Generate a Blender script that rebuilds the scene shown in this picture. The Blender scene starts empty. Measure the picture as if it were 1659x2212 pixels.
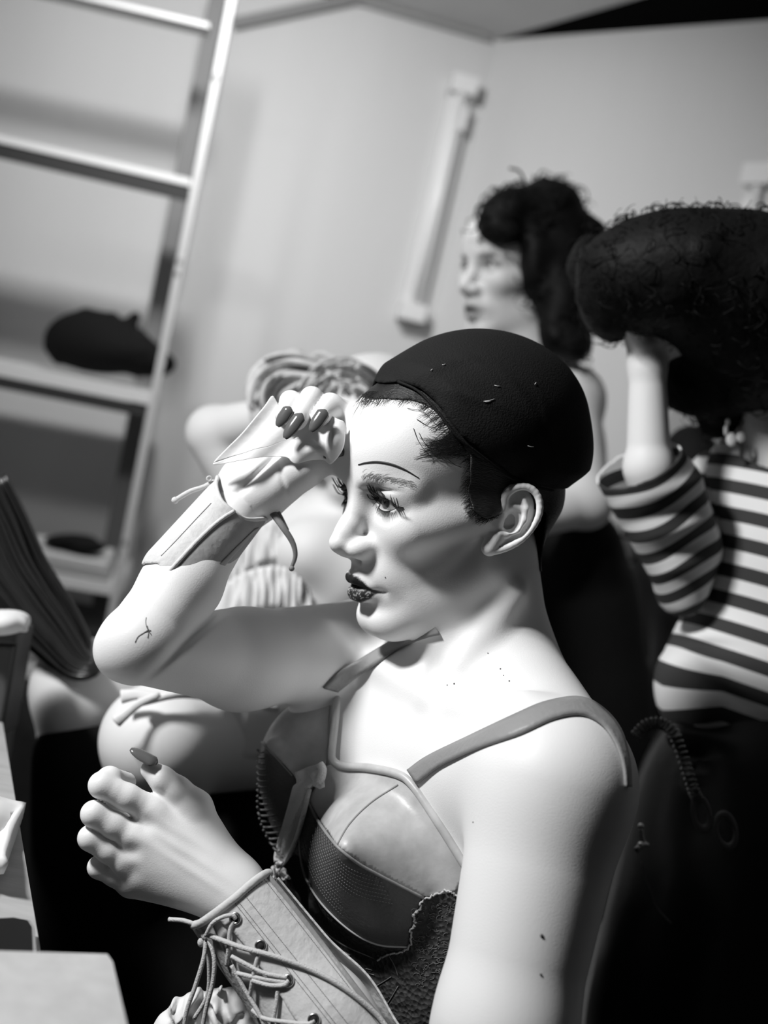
import bpy, math, random
import numpy as np
from mathutils import Matrix, Vector

random.seed(7)
rng = np.random.default_rng(7)
SC = bpy.context.scene
COL = SC.collection

# ------------------------------------------------------------------ camera
FPX = 2458.0                     # focal length in pixels of the 1659 x 2212 frame
CX, CY = 829.5, 1106.0
CAM_POS = np.array([0.0, 0.0, 1.30])


def cam_basis(rho, phi):
    rho, phi = math.radians(rho), math.radians(phi)
    R = np.array([1, 0, 0.]); F = np.array([0, math.cos(phi), -math.sin(phi)])
    U = np.array([0, math.sin(phi), math.cos(phi)])
    X = math.cos(rho) * R + math.sin(rho) * U
    Y = -math.sin(rho) * R + math.cos(rho) * U
    return np.array([X, Y, -F])


B = cam_basis(12.5, 5.0)
cd = bpy.data.cameras.new('camera')
cam = bpy.data.objects.new('camera', cd)
COL.objects.link(cam)
m = Matrix.Identity(4)
for i in range(3):
    for j in range(3):
        m[i][j] = B[j][i]
    m[i][3] = CAM_POS[i]
cam.matrix_world = m
cd.sensor_fit = 'VERTICAL'; cd.sensor_height = 36.0; cd.sensor_width = 27.0
cd.lens = 36.0 * FPX / 2212.0
cd.clip_start = 0.02
cd.dof.use_dof = True
cd.dof.focus_distance = 0.875
cd.dof.aperture_fstop = 3.4
SC.camera = cam

# ------------------------------------------------------------------ light
SC.view_settings.view_transform = 'Standard'
SC.view_settings.look = 'None'
SC.view_settings.gamma = 1.0
SC.view_settings.use_curve_mapping = False
SC.view_settings.exposure = 0.0
w = bpy.data.worlds.new('world'); SC.world = w; w.use_nodes = True
w.node_tree.nodes['Background'].inputs[0].default_value = (1, 1, 1, 1)
w.node_tree.nodes['Background'].inputs[1].default_value = 0.01


def to_world(P):
    return CAM_POS + np.asarray(P, float) @ B


def C(px, py, d):
    """point at depth d (metres along the view axis) seen at the given pixel, in eye coordinates"""
    return np.array([(px - CX) / FPX * d, -(py - CY) / FPX * d, -d])


def PX(P):
    P = np.asarray(P, float)
    return np.stack([CX - P[..., 0] / P[..., 2] * FPX, CY + P[..., 1] / P[..., 2] * FPX], -1)


def area_light(name, loc, target, size, size_y, power, spread=math.pi):
    ld = bpy.data.lights.new(name, 'AREA'); ld.shape = 'RECTANGLE'
    ld.size = size; ld.size_y = size_y; ld.energy = power; ld.spread = spread
    o = bpy.data.objects.new(name, ld); COL.objects.link(o)
    o.location = loc
    o.rotation_euler = (Vector(target) - Vector(loc)).to_track_quat('-Z', 'Y').to_euler()
    return o


area_light('key_light', (-1.06, 0.42, 2.24), (0.0, 0.98, 1.22), 0.24, 0.24, 18.5, math.radians(115))
area_light('wall_fill_light', (-0.45, 1.70, 2.27), (-0.45, 2.98, 1.50), 0.20, 0.20, 12.5, math.radians(125))  # unseen area light added to brighten the left wall; no panel is modelled

# ------------------------------------------------------------------ materials
MATS = {}


def mat(name, g=0.5, rough=0.6, metal=0.0, bump=0.0, bscale=60.0, var=0.0, vscale=8.0, sheen=0.0,
        stretch=(1, 1, 1), tint=False, alpha=1.0, spec=0.5, kind='noise', emit=0.0, voro=False, sss=0.0):
    if name in MATS:
        return MATS[name]
    M = bpy.data.materials.new(name); M.use_nodes = True
    nt = M.node_tree; N = nt.nodes; L = nt.links
    b = N['Principled BSDF']
    b.inputs['Base Color'].default_value = (g, g, g, 1)
    b.inputs['Roughness'].default_value = rough
    b.inputs['Metallic'].default_value = metal
    b.inputs['Specular IOR Level'].default_value = spec
    b.inputs['Alpha'].default_value = alpha
    if sheen:
        b.inputs['Sheen Weight'].default_value = sheen
    if sss:
        b.inputs['Subsurface Weight'].default_value = sss
        b.inputs['Subsurface Radius'].default_value = (1, 1, 1)
        b.inputs['Subsurface Scale'].default_value = 0.004
    if emit:
        b.inputs['Emission Color'].default_value = (1, 1, 1, 1)
        b.inputs['Emission Strength'].default_value = emit
    tc = N.new('ShaderNodeTexCoord'); mp = N.new('ShaderNodeMapping')
    mp.inputs['Scale'].default_value = stretch
    L.new(tc.outputs['Object'], mp.inputs['Vector'])
    col = None
    if var:
        n = N.new('ShaderNodeTexNoise'); n.inputs['Scale'].default_value = vscale
        n.inputs['Detail'].default_value = 5
        L.new(mp.outputs[0], n.inputs['Vector'])
        r = N.new('ShaderNodeMapRange')
        r.inputs['From Min'].default_value = 0.3; r.inputs['From Max'].default_value = 0.7
        r.inputs['To Min'].default_value = max(0, g * (1 - var)); r.inputs['To Max'].default_value = min(1, g * (1 + var))
        L.new(n.outputs['Fac'], r.inputs['Value'])
        col = r.outputs[0]
    if tint:
        at = N.new('ShaderNodeAttribute'); at.attribute_name = 'tint'
        mu = N.new('ShaderNodeMath'); mu.operation = 'MULTIPLY'
        if col is not None:
            L.new(col, mu.inputs[0])
        else:
            mu.inputs[0].default_value = g
        L.new(at.outputs['Fac'], mu.inputs[1])
        col = mu.outputs[0]
    if col is not None:
        L.new(col, b.inputs['Base Color'])
    if bump:
        if voro:
            n = N.new('ShaderNodeTexVoronoi'); o = 'Distance'
        else:
            n = N.new('ShaderNodeTexNoise'); n.inputs['Detail'].default_value = 4; o = 'Fac'
        n.inputs['Scale'].default_value = bscale
        L.new(mp.outputs[0], n.inputs['Vector'])
        bp = N.new('ShaderNodeBump'); bp.inputs['Strength'].default_value = bump
        bp.inputs['Distance'].default_value = 0.002
        L.new(n.outputs[o], bp.inputs['Height']); L.new(bp.outputs[0], b.inputs['Normal'])
    MATS[name] = M
    return M


# ------------------------------------------------------------------ object helpers
def tag(o, label=None, cat=None, group=None, kind=None):
    if label: o['label'] = label
    if cat: o['category'] = cat
    if group: o['group'] = group
    if kind: o['kind'] = kind
    return o


def empty(name, eye_loc, label, cat, group=None):
    o = bpy.data.objects.new(name, None); COL.objects.link(o)
    o.location = to_world(eye_loc); o.empty_display_size = 0.05
    return tag(o, label, cat, group)


def make(name, V, F, material, parent=None, smooth=True, world=False, tint=None, label=None):
    """one mesh object out of eye-space vertices (or world ones)"""
    V = np.asarray(V, float)
    if not world:
        V = to_world(V)
    org = np.zeros(3); q_ = parent
    while q_ is not None:
        org = org + np.array(q_.location); q_ = q_.parent
    loc = V.mean(0)
    me = bpy.data.meshes.new(name)
    if isinstance(F, np.ndarray) and F.ndim == 2:
        n = F.shape[1]
        me.vertices.add(len(V)); me.vertices.foreach_set('co', (V - loc).astype(np.float32).ravel())
        me.loops.add(F.size); me.loops.foreach_set('vertex_index', F.astype(np.int32).ravel())
        me.polygons.add(len(F))
        me.polygons.foreach_set('loop_start', np.arange(0, F.size, n, dtype=np.int32))
        me.polygons.foreach_set('loop_total', np.full(len(F), n, dtype=np.int32))
        me.update(calc_edges=True)
    else:
        me.from_pydata([tuple(v) for v in (V - loc)], [], [tuple(int(i) for i in f) for f in F])
        me.update()
    me.validate()
    if smooth:
        me.polygons.foreach_set('use_smooth', np.ones(len(me.polygons), dtype=bool))
    if tint is not None:
        a = me.attributes.new('tint', 'FLOAT', 'POINT')
        a.data.foreach_set('value', np.asarray(tint, np.float32))
    me.materials.append(material)
    o = bpy.data.objects.new(name, me); COL.objects.link(o)
    o.location = loc - org
    if parent is not None:
        o.parent = parent
    if label: o['label'] = label
    return o


class MB:
    """collects eye-space geometry"""
    def __init__(s): s.V = []; s.F = []; s.n = 0

    def add(s, V, F):
        V = np.asarray(V, float)
        s.V.append(V); s.F += [tuple(int(i) + s.n for i in f) for f in F]; s.n += len(V)
        return s

    def tube(s, P, r, sides=6, cap=True, flat=1.0, nrm=None):
        P = np.asarray(P, float); n = len(P)
        if n < 2: return s
        r = np.broadcast_to(np.asarray(r, float), (n,))
        T = np.gradient(P, axis=0); T /= np.linalg.norm(T, axis=1)[:, None] + 1e-12
        ref = np.array([0.3, 0.2, 1.0]) if nrm is None else np.asarray(nrm, float)
        V = []
        for i in range(n):
            rf = ref if ref.ndim == 1 else ref[i]
            a = np.cross(T[i], rf); la = np.linalg.norm(a)
            if la < 1e-6: a = np.cross(T[i], [1, 0, 0]); la = np.linalg.norm(a)
            a /= la; b = np.cross(a, T[i])
            for k in range(sides):
                t = 2 * math.pi * k / sides
                V.append(P[i] + r[i] * (math.cos(t) * a + flat * math.sin(t) * b))
        F = []
        for i in range(n - 1):
            for k in range(sides):
                k2 = (k + 1) % sides
                F.append((i * sides + k, i * sides + k2, (i + 1) * sides + k2, (i + 1) * sides + k))
        if cap:
            F.append(tuple(range(sides))[::-1]); F.append(tuple((n - 1) * sides + k for k in range(sides)))
        return s.add(V, F)

    def box(s, c, ax, half):
        c = np.asarray(c, float); V = []
        for i in (-1, 1):
            for j in (-1, 1):
                for k in (-1, 1):
                    V.append(c + i * half[0] * ax[0] + j * half[1] * ax[1] + k * half[2] * ax[2])
        return s.add(V, [(0, 1, 3, 2), (4, 6, 7, 5), (0, 4, 5, 1), (2, 3, 7, 6), (0, 2, 6, 4), (1, 5, 7, 3)])

    def torus(s, c, nrm, R, r, nu=20, nv=8, a=None, squash=1.0):
        nrm = np.asarray(nrm, float); nrm = nrm / np.linalg.norm(nrm)
        if a is None: a = np.cross(nrm, [0.1, 1, 0.2])
        a = a / np.linalg.norm(a); b = np.cross(nrm, a)
        V = []; F = []
        for i in range(nu):
            t = 2 * math.pi * i / nu; d = math.cos(t) * a + squash * math.sin(t) * b
            for j in range(nv):
                q = 2 * math.pi * j / nv
                V.append(c + d * (R + r * math.cos(q)) + nrm * r * math.sin(q))
                F.append((i * nv + j, ((i + 1) % nu) * nv + j, ((i + 1) % nu) * nv + (j + 1) % nv, i * nv + (j + 1) % nv))
        return s.add(V, F)

    def ball(s, c, r, n=10, ax=None):
        r = np.broadcast_to(np.asarray(r, float), (3,)); ax = np.eye(3) if ax is None else np.asarray(ax)
        V = [c + ax[2] * r[2]]; F = []
        for i in range(1, n):
            t = math.pi * i / n
            for j in range(2 * n):
                q = math.pi * j / n
                V.append(c + ax[0] * r[0] * math.sin(t) * math.cos(q) + ax[1] * r[1] * math.sin(t) * math.sin(q) + ax[2] * r[2] * math.cos(t))
        V.append(c - ax[2] * r[2]); m2 = 2 * n
        for j in range(m2):
            F.append((0, 1 + j, 1 + (j + 1) % m2))
            for i in range(n - 2):
                F.append((1 + i * m2 + j, 1 + (i + 1) * m2 + j, 1 + (i + 1) * m2 + (j + 1) % m2, 1 + i * m2 + (j + 1) % m2))
            F.append((1 + (n - 2) * m2 + j, len(V) - 1, 1 + (n - 2) * m2 + (j + 1) % m2))
        return s.add(V, F)

    def grid(s, G, thick=0.0, nrm=None):
        """G: (m, n, 3) sheet; thick gives it a back side"""
        G = np.asarray(G, float); m_, n_ = G.shape[:2]
        idx = lambda i, j, o=0: o + i * n_ + j
        F = [(idx(i, j), idx(i + 1, j), idx(i + 1, j + 1), idx(i, j + 1)) for i in range(m_ - 1) for j in range(n_ - 1)]
        V = G.reshape(-1, 3)
        if thick:
            du = np.gradient(G, axis=0); dv = np.gradient(G, axis=1)
            N = np.cross(du, dv); N /= np.linalg.norm(N, axis=-1)[..., None] + 1e-12
            V2 = (G - N * thick).reshape(-1, 3); o = m_ * n_
            F += [(idx(i, j, o), idx(i, j + 1, o), idx(i + 1, j + 1, o), idx(i + 1, j, o)) for i in range(m_ - 1) for j in range(n_ - 1)]
            for i in range(m_ - 1):
                F.append((idx(i, 0), idx(i, 0, o), idx(i + 1, 0, o), idx(i + 1, 0)))
                F.append((idx(i, n_ - 1), idx(i + 1, n_ - 1), idx(i + 1, n_ - 1, o), idx(i, n_ - 1, o)))
            for j in range(n_ - 1):
                F.append((idx(0, j), idx(0, j + 1), idx(0, j + 1, o), idx(0, j, o)))
                F.append((idx(m_ - 1, j), idx(m_ - 1, j, o), idx(m_ - 1, j + 1, o), idx(m_ - 1, j + 1)))
            V = np.vstack([V, V2])
        return s.add(V, F)

    def build(s, name, material, parent=None, smooth=True, **k):
        return make(name, np.vstack(s.V), s.F, material, parent, smooth, **k)


def spline(P, n=40, closed=False):
    """Catmull-Rom through control rows"""
    P = np.asarray(P, float)
    if closed: Q = np.vstack([P[-1], P, P[0], P[1]])
    else: Q = np.vstack([2 * P[0] - P[1], P, 2 * P[-1] - P[-2]])
    m_ = len(Q) - 3
    t = np.linspace(0, m_, n, endpoint=not closed); i = np.minimum(t.astype(int), m_ - 1); u = (t - i)[:, None]
    a, b, c, d = Q[i], Q[i + 1], Q[i + 2], Q[i + 3]
    return 0.5 * (2 * b + (c - a) * u + (2 * a - 5 * b + 4 * c - d) * u ** 2 + (3 * b - a - 3 * c + d) * u ** 3)


def in_poly(Q, poly):
    poly = np.asarray(poly, float); x, y = Q[:, 0], Q[:, 1]
    r = np.zeros(len(Q), bool); j = len(poly) - 1
    for i in range(len(poly)):
        xi, yi = poly[i]; xj, yj = poly[j]
        if yi != yj:
            c = ((yi > y) != (yj > y)) & (x < (xj - xi) * (y - yi) / (yj - yi) + xi)
            r ^= c
        j = i
    return r


# ------------------------------------------------------------------ implicit surfaces
class Node:
    def near(s, c, R): return np.linalg.norm(c - s.c) - s.R - s.k < R + 0.012 + 0.35 * s.R


class Cap(Node):
    """capsule with its own radius at each end"""
    def __init__(s, a, b, ra, rb=None, k=0.0, op=1):
        s.a = np.asarray(a, float); s.b = np.asarray(b, float); s.ra = ra; s.rb = ra if rb is None else rb
        s.k = k; s.op = op; s.c = (s.a + s.b) / 2; s.R = np.linalg.norm(s.b - s.a) / 2 + max(s.ra, s.rb)

    def ev(s, P, c=None, R=None):
        ab = s.b - s.a; l = math.sqrt(ab @ ab); dr = s.ra - s.rb; q = P - s.a
        if l <= abs(dr) + 1e-9:
            return np.minimum(np.linalg.norm(q, axis=1) - s.ra, np.linalg.norm(P - s.b, axis=1) - s.rb)
        y = q @ (ab / l); x = np.sqrt(np.maximum((q * q).sum(1) - y * y, 0)); b = dr / l; a = math.sqrt(1 - b * b); k = a * y - b * x
        return np.where(k < 0, np.sqrt(x * x + y * y) - s.ra, np.where(k > a * l, np.sqrt(x * x + (y - l) ** 2) - s.rb, a * x + b * y - s.ra))


class Ell(Node):
    def __init__(s, c, r, ax=None, k=0.0, op=1):
        s.c = np.asarray(c, float); s.r = np.asarray(r, float); s.ax = np.eye(3) if ax is None else np.asarray(ax, float)
        s.k = k; s.op = op; s.R = s.r.max()

    def ev(s, P, c=None, R=None):
        q = (P - s.c) @ s.ax.T
        k0 = np.linalg.norm(q / s.r, axis=1); k1 = np.linalg.norm(q / s.r ** 2, axis=1)
        return k0 * (k0 - 1.0) / (k1 + 1e-9)


class Bump(Node):
    """pushes the surface out (amp > 0) or in, gaussian"""
    def __init__(s, c, r, amp, ax=None):
        s.c = np.asarray(c, float); s.r = np.asarray(r, float) * np.ones(3); s.amp = amp
        s.ax = np.eye(3) if ax is None else np.asarray(ax, float); s.k = 0; s.op = 0; s.R = s.r.max() * 2.6

    def ev(s, P, c=None, R=None):
        q = ((P - s.c) @ s.ax.T) / s.r
        return s.amp * np.exp(-(q * q).sum(1))


class Plane(Node):
    def __init__(s, p, n, op=2, k=0.0):
        s.c = np.asarray(p, float); s.n = np.asarray(n, float) / np.linalg.norm(n); s.R = 99; s.op = op; s.k = k

    def ev(s, P, c=None, R=None): return (P - s.c) @ s.n


def smin(a, b, k):
    if k <= 0: return np.minimum(a, b)
    h = np.maximum(k - np.abs(a - b), 0) / k
    return np.minimum(a, b) - h * h * k * 0.25


class Grp(Node):
    """op 1 union, 2 intersect, -1 subtract, 0 bump"""
    def __init__(s, items, k=0.0, op=1):
        s.items = items; s.k = k; s.op = op
        cs = [i for i in items if i.R < 50 and i.op == 1]
        lo = np.min([i.c - i.R for i in cs], 0); hi = np.max([i.c + i.R for i in cs], 0)
        s.c = (lo + hi) / 2; s.R = max(np.linalg.norm(i.c - s.c) + i.R for i in cs)
        s.lo, s.hi = lo, hi

    def ev(s, P, c=None, R=None):
        d = np.full(len(P), 0.5)
        for it in s.items:
            if c is not None and not it.near(c, R): continue
            v = it.ev(P, c, R)
            if it.op == 1: d = smin(d, v, it.k)
            elif it.op == 0: d = d - v
            elif it.op == -1: d = -smin(-d, v, it.k)
            elif it.op == 2: d = -smin(-d, -v, it.k)
        return d


class Hang(Grp):
    """base blended with each limb separately, so limbs never blend together"""
    def __init__(s, base, limbs, k=0.0, op=1):
        Grp.__init__(s, [base] + limbs, k, op); s.base = base; s.limbs = limbs

    def ev(s, P, c=None, R=None):
        d0 = s.base.ev(P, c, R); d = d0
        for it in s.limbs:
            if c is not None and not it.near(c, R): continue
            d = np.minimum(d, smin(d0, it.ev(P, c, R), it.k))
        return d


class Off(Node):
    def __init__(s, n, off): s.n = n; s.off = off; s.k = n.k; s.op = 1; s.c = n.c; s.R = n.R + off; s.lo = n.lo - off; s.hi = n.hi + off
    def ev(s, P, c=None, R=None): return s.n.ev(P, c, R) - s.off


def polygonise(node, h, lo=None, hi=None, nb=12, smooth=1):
    """surface nets in sparse blocks"""
    lo = (node.lo if lo is None else np.asarray(lo, float)) - 2 * h
    hi = (node.hi if hi is None else np.asarray(hi, float)) + 2 * h
    nblk = np.ceil((hi - lo) / (h * nb)).astype(int); DIM = nblk * nb + 4
    o = np.arange(nb + 1); gx, gy, gz = np.meshgrid(o, o, o, indexing='ij')
    base = np.stack([gx, gy, gz], -1).reshape(-1, 3)
    half = h * nb * 0.5; rad = half * math.sqrt(3)
    # coarse cull of the block centres
    bi = np.stack(np.meshgrid(*[np.arange(n) for n in nblk], indexing='ij'), -1).reshape(-1, 3)
    keep = []
    S = 4
    sup = {}
    for b in bi: sup.setdefault(tuple(b // S), []).append(b)
    for key, bs in sup.items():
        bs = np.array(bs); cen = lo + (bs + 0.5) * nb * h
        cc = cen.mean(0); RR = np.linalg.norm(cen - cc, axis=1).max() + rad
        v = node.ev(cen, cc, RR)
        keep.append(bs[np.abs(v) < rad * 1.5 + 2 * h])
    keep = np.vstack(keep)
    ids = []; vs = []; quads = []
    gid = lambda I: (I[:, 0] * DIM[1] + I[:, 1]) * DIM[2] + I[:, 2]
    for b in keep:
        I0 = b * nb; P = lo + (base + I0) * h; cc = lo + (I0 + nb / 2) * h
        D = node.ev(P, cc, rad).reshape(nb + 1, nb + 1, nb + 1)
        if D.min() > 0 or D.max() < 0: continue
        ins = D < 0
        cnt = np.zeros((nb, nb, nb)); acc = np.zeros((nb, nb, nb, 3))
        for ax in range(3):
            for da in (0, 1):
                for db in (0, 1):
                    sl0 = [slice(0, nb)] * 3
                    oth = [a for a in range(3) if a != ax]
                    sl0[oth[0]] = slice(da, nb + da); sl0[oth[1]] = slice(db, nb + db)
                    sl1 = list(sl0); sl1[ax] = slice(1, nb + 1); sl0[ax] = slice(0, nb)
                    A = D[tuple(sl0)]; Bv = D[tuple(sl1)]
                    cr = (A < 0) != (Bv < 0)
                    t = np.where(cr, A / np.where(cr, A - Bv, 1), 0)
                    cnt += cr
                    off = np.zeros((nb, nb, nb, 3)); off[..., ax] = t; off[..., oth[0]] = da; off[..., oth[1]] = db
                    acc += off * cr[..., None]
        act = np.argwhere(cnt > 0)
        if len(act) == 0: continue
        a = acc[tuple(act.T)] / cnt[tuple(act.T)][:, None]
        V = lo + (act + I0 + a) * h
        if smooth:
            e = h * 0.4
            v0 = node.ev(V, cc, rad + 3 * h)
            g = np.stack([node.ev(V + np.eye(3)[i] * e, cc, rad + 3 * h) - v0 for i in range(3)], -1) / e
            g2 = (g * g).sum(1) + 1e-3
            st = g * (v0 / np.maximum(g2, 0.3))[:, None]
            ln = np.linalg.norm(st, axis=1); st *= np.minimum(1, 0.5 * h / (ln + 1e-9))[:, None]
            V = V - st
        ids.append(gid(act + I0)); vs.append(V)
        for ax in range(3):
            sl0 = [slice(0, nb)] * 3; sl1 = list(sl0); sl1[ax] = slice(1, nb + 1)
            A = ins[tuple(sl0)]; Bv = ins[tuple(sl1)]
            e = np.argwhere(A != Bv)
            if len(e) == 0: continue
            fl = A[tuple(e.T)]
            E0 = e + I0; u = np.eye(3, dtype=int)[(ax + 1) % 3]; w_ = np.eye(3, dtype=int)[(ax + 2) % 3]
            q = np.stack([gid(E0 - u - w_), gid(E0 - w_), gid(E0), gid(E0 - u)], 1)
            q[~fl] = q[~fl][:, ::-1]
            quads.append(q)
    ids = np.concatenate(ids); V = np.vstack(vs); Q = np.vstack(quads)
    order = np.argsort(ids); ids = ids[order]; V = V[order]
    pos = np.clip(np.searchsorted(ids, Q), 0, len(ids) - 1)
    ok = (ids[pos] == Q).all(1)
    return V, pos[ok]


def submesh(V, Q, keep_v):
    f = keep_v[Q].all(1); Q = Q[f]
    u, inv = np.unique(Q, return_inverse=True)
    return V[u], inv.reshape(Q.shape)


def vnormals(V, Q):
    n = np.cross(V[Q[:, 2]] - V[Q[:, 0]], V[Q[:, 3]] - V[Q[:, 1]])
    N = np.zeros_like(V)
    for i in range(4): np.add.at(N, Q[:, i], n)
    return N / (np.linalg.norm(N, axis=1)[:, None] + 1e-12)


def shell(V, Q, t):
    """thickness for a cut-out sheet: back side and rim"""
    N = vnormals(V, Q); n = len(V)
    e = np.vstack([Q[:, [0, 1]], Q[:, [1, 2]], Q[:, [2, 3]], Q[:, [3, 0]]])
    key = np.sort(e, 1); kk = key[:, 0].astype(np.int64) * n + key[:, 1]
    u, idx, c = np.unique(kk, return_index=True, return_counts=True)
    be = e[idx[c == 1]]
    rim = np.stack([be[:, 1], be[:, 0], be[:, 0] + n, be[:, 1] + n], 1)
    return np.vstack([V, V - N * t]), np.vstack([Q, Q[:, ::-1] + n, rim])


def relax_rim(V, Q, it=3):
    """fairs the stair-stepped cut edge"""
    n = len(V)
    e = np.vstack([Q[:, [0, 1]], Q[:, [1, 2]], Q[:, [2, 3]], Q[:, [3, 0]]])
    key = np.sort(e, 1); kk = key[:, 0].astype(np.int64) * n + key[:, 1]
    u, idx, c = np.unique(kk, return_index=True, return_counts=True)
    be = e[idx[c == 1]]; V = V.copy()
    for _ in range(it):
        S = np.zeros_like(V); k = np.zeros(n)
        for a, b in ((0, 1), (1, 0)):
            np.add.at(S, be[:, a], V[be[:, b]]); np.add.at(k, be[:, a], 1)
        mk = k > 0
        V[mk] = 0.5 * V[mk] + 0.5 * S[mk] / k[mk][:, None]
    return V


def drape(node, pts, off=0.0, dmin=0.5, dmax=2.5, dense=None, iters=70):
    """where the sight lines through the pixels meet the surface; misses take the closest approach"""
    pts = np.asarray(pts, float)
    if dense: pts = spline(pts, dense)
    D = np.stack([(pts[:, 0] - CX) / FPX, -(pts[:, 1] - CY) / FPX, -np.ones(len(pts))], -1)
    ln = np.linalg.norm(D, axis=1); D = D / ln[:, None]
    t = np.full(len(pts), dmin) * ln; best = np.full(len(pts), 9.0); tb = t.copy()
    for _ in range(iters):
        v = node.ev(D * t[:, None]) - off
        b = v < best; best[b] = v[b]; tb[b] = t[b]
        t = t + np.maximum(v, 0.00005) * 0.75
        t = np.minimum(t, dmax * ln)
        if (v < 0.0001).all(): break
    return D * tb[:, None]


def drape_many(node, lines, off=0.0, **k):
    n = [len(l) for l in lines]
    P = drape(node, np.vstack(lines), off, **k)
    return np.split(P, np.cumsum(n)[:-1])


def grad(node, P, e=0.0006):
    v = node.ev(P)
    g = np.stack([node.ev(P + np.eye(3)[i] * e) - v for i in range(3)], -1)
    return g / (np.linalg.norm(g, axis=1)[:, None] + 1e-12)
# ================================================================== the seated person, eye coordinates
def rotm(yaw, roll, pitch):
    """rows: forward, left, up of a head turned to the image's left and a little to the camera"""
    y = math.radians(yaw)
    F0 = np.array([-math.cos(y), 0, math.sin(y)]); L0 = np.array([math.sin(y), 0, math.cos(y)]); U0 = np.array([0, 1., 0])
    r = math.radians(roll); L1 = L0 * math.cos(r) - U0 * math.sin(r); U1 = U0 * math.cos(r) + L0 * math.sin(r)
    p = math.radians(pitch); F2 = F0 * math.cos(p) - U1 * math.sin(p); U2 = U1 * math.cos(p) + F0 * math.sin(p)
    return np.array([F2, L1, U2])


HR = rotm(30, 7, 5)
HO = C(848, 1092, 0.893) - np.array([0.076, 0.032, 0.0]) @ HR


def h(f, l, u): return HO + np.array([f, l, u]) @ HR


def hloc(P): return (np.asarray(P) - HO) @ HR.T


def he(c, r, k=0.01, op=1, tilt=0.0):
    ax = HR
    if tilt:
        t = math.radians(tilt); F_, L_, U_ = HR
        ax = np.array([F_ * math.cos(t) + U_ * math.sin(t), L_, U_ * math.cos(t) - F_ * math.sin(t)])
    return Ell(h(*c), r, ax, k, op)


def hc(a, b, ra, rb=None, k=0.01, op=1): return Cap(h(*a), h(*b), ra, rb, k, op)


def hb(c, r, amp, tilt=0.0):
    t = math.radians(tilt); F_, L_, U_ = HR
    return Bump(h(*c), r, amp, np.array([F_ * math.cos(t) + U_ * math.sin(t), L_, U_ * math.cos(t) - F_ * math.sin(t)]))


def both(fn, pts, *a, **k):
    out = []
    for s in (1, -1):
        out.append(fn(*[(p[0], s * p[1], p[2]) for p in pts], *a, **k))
    return out


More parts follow.
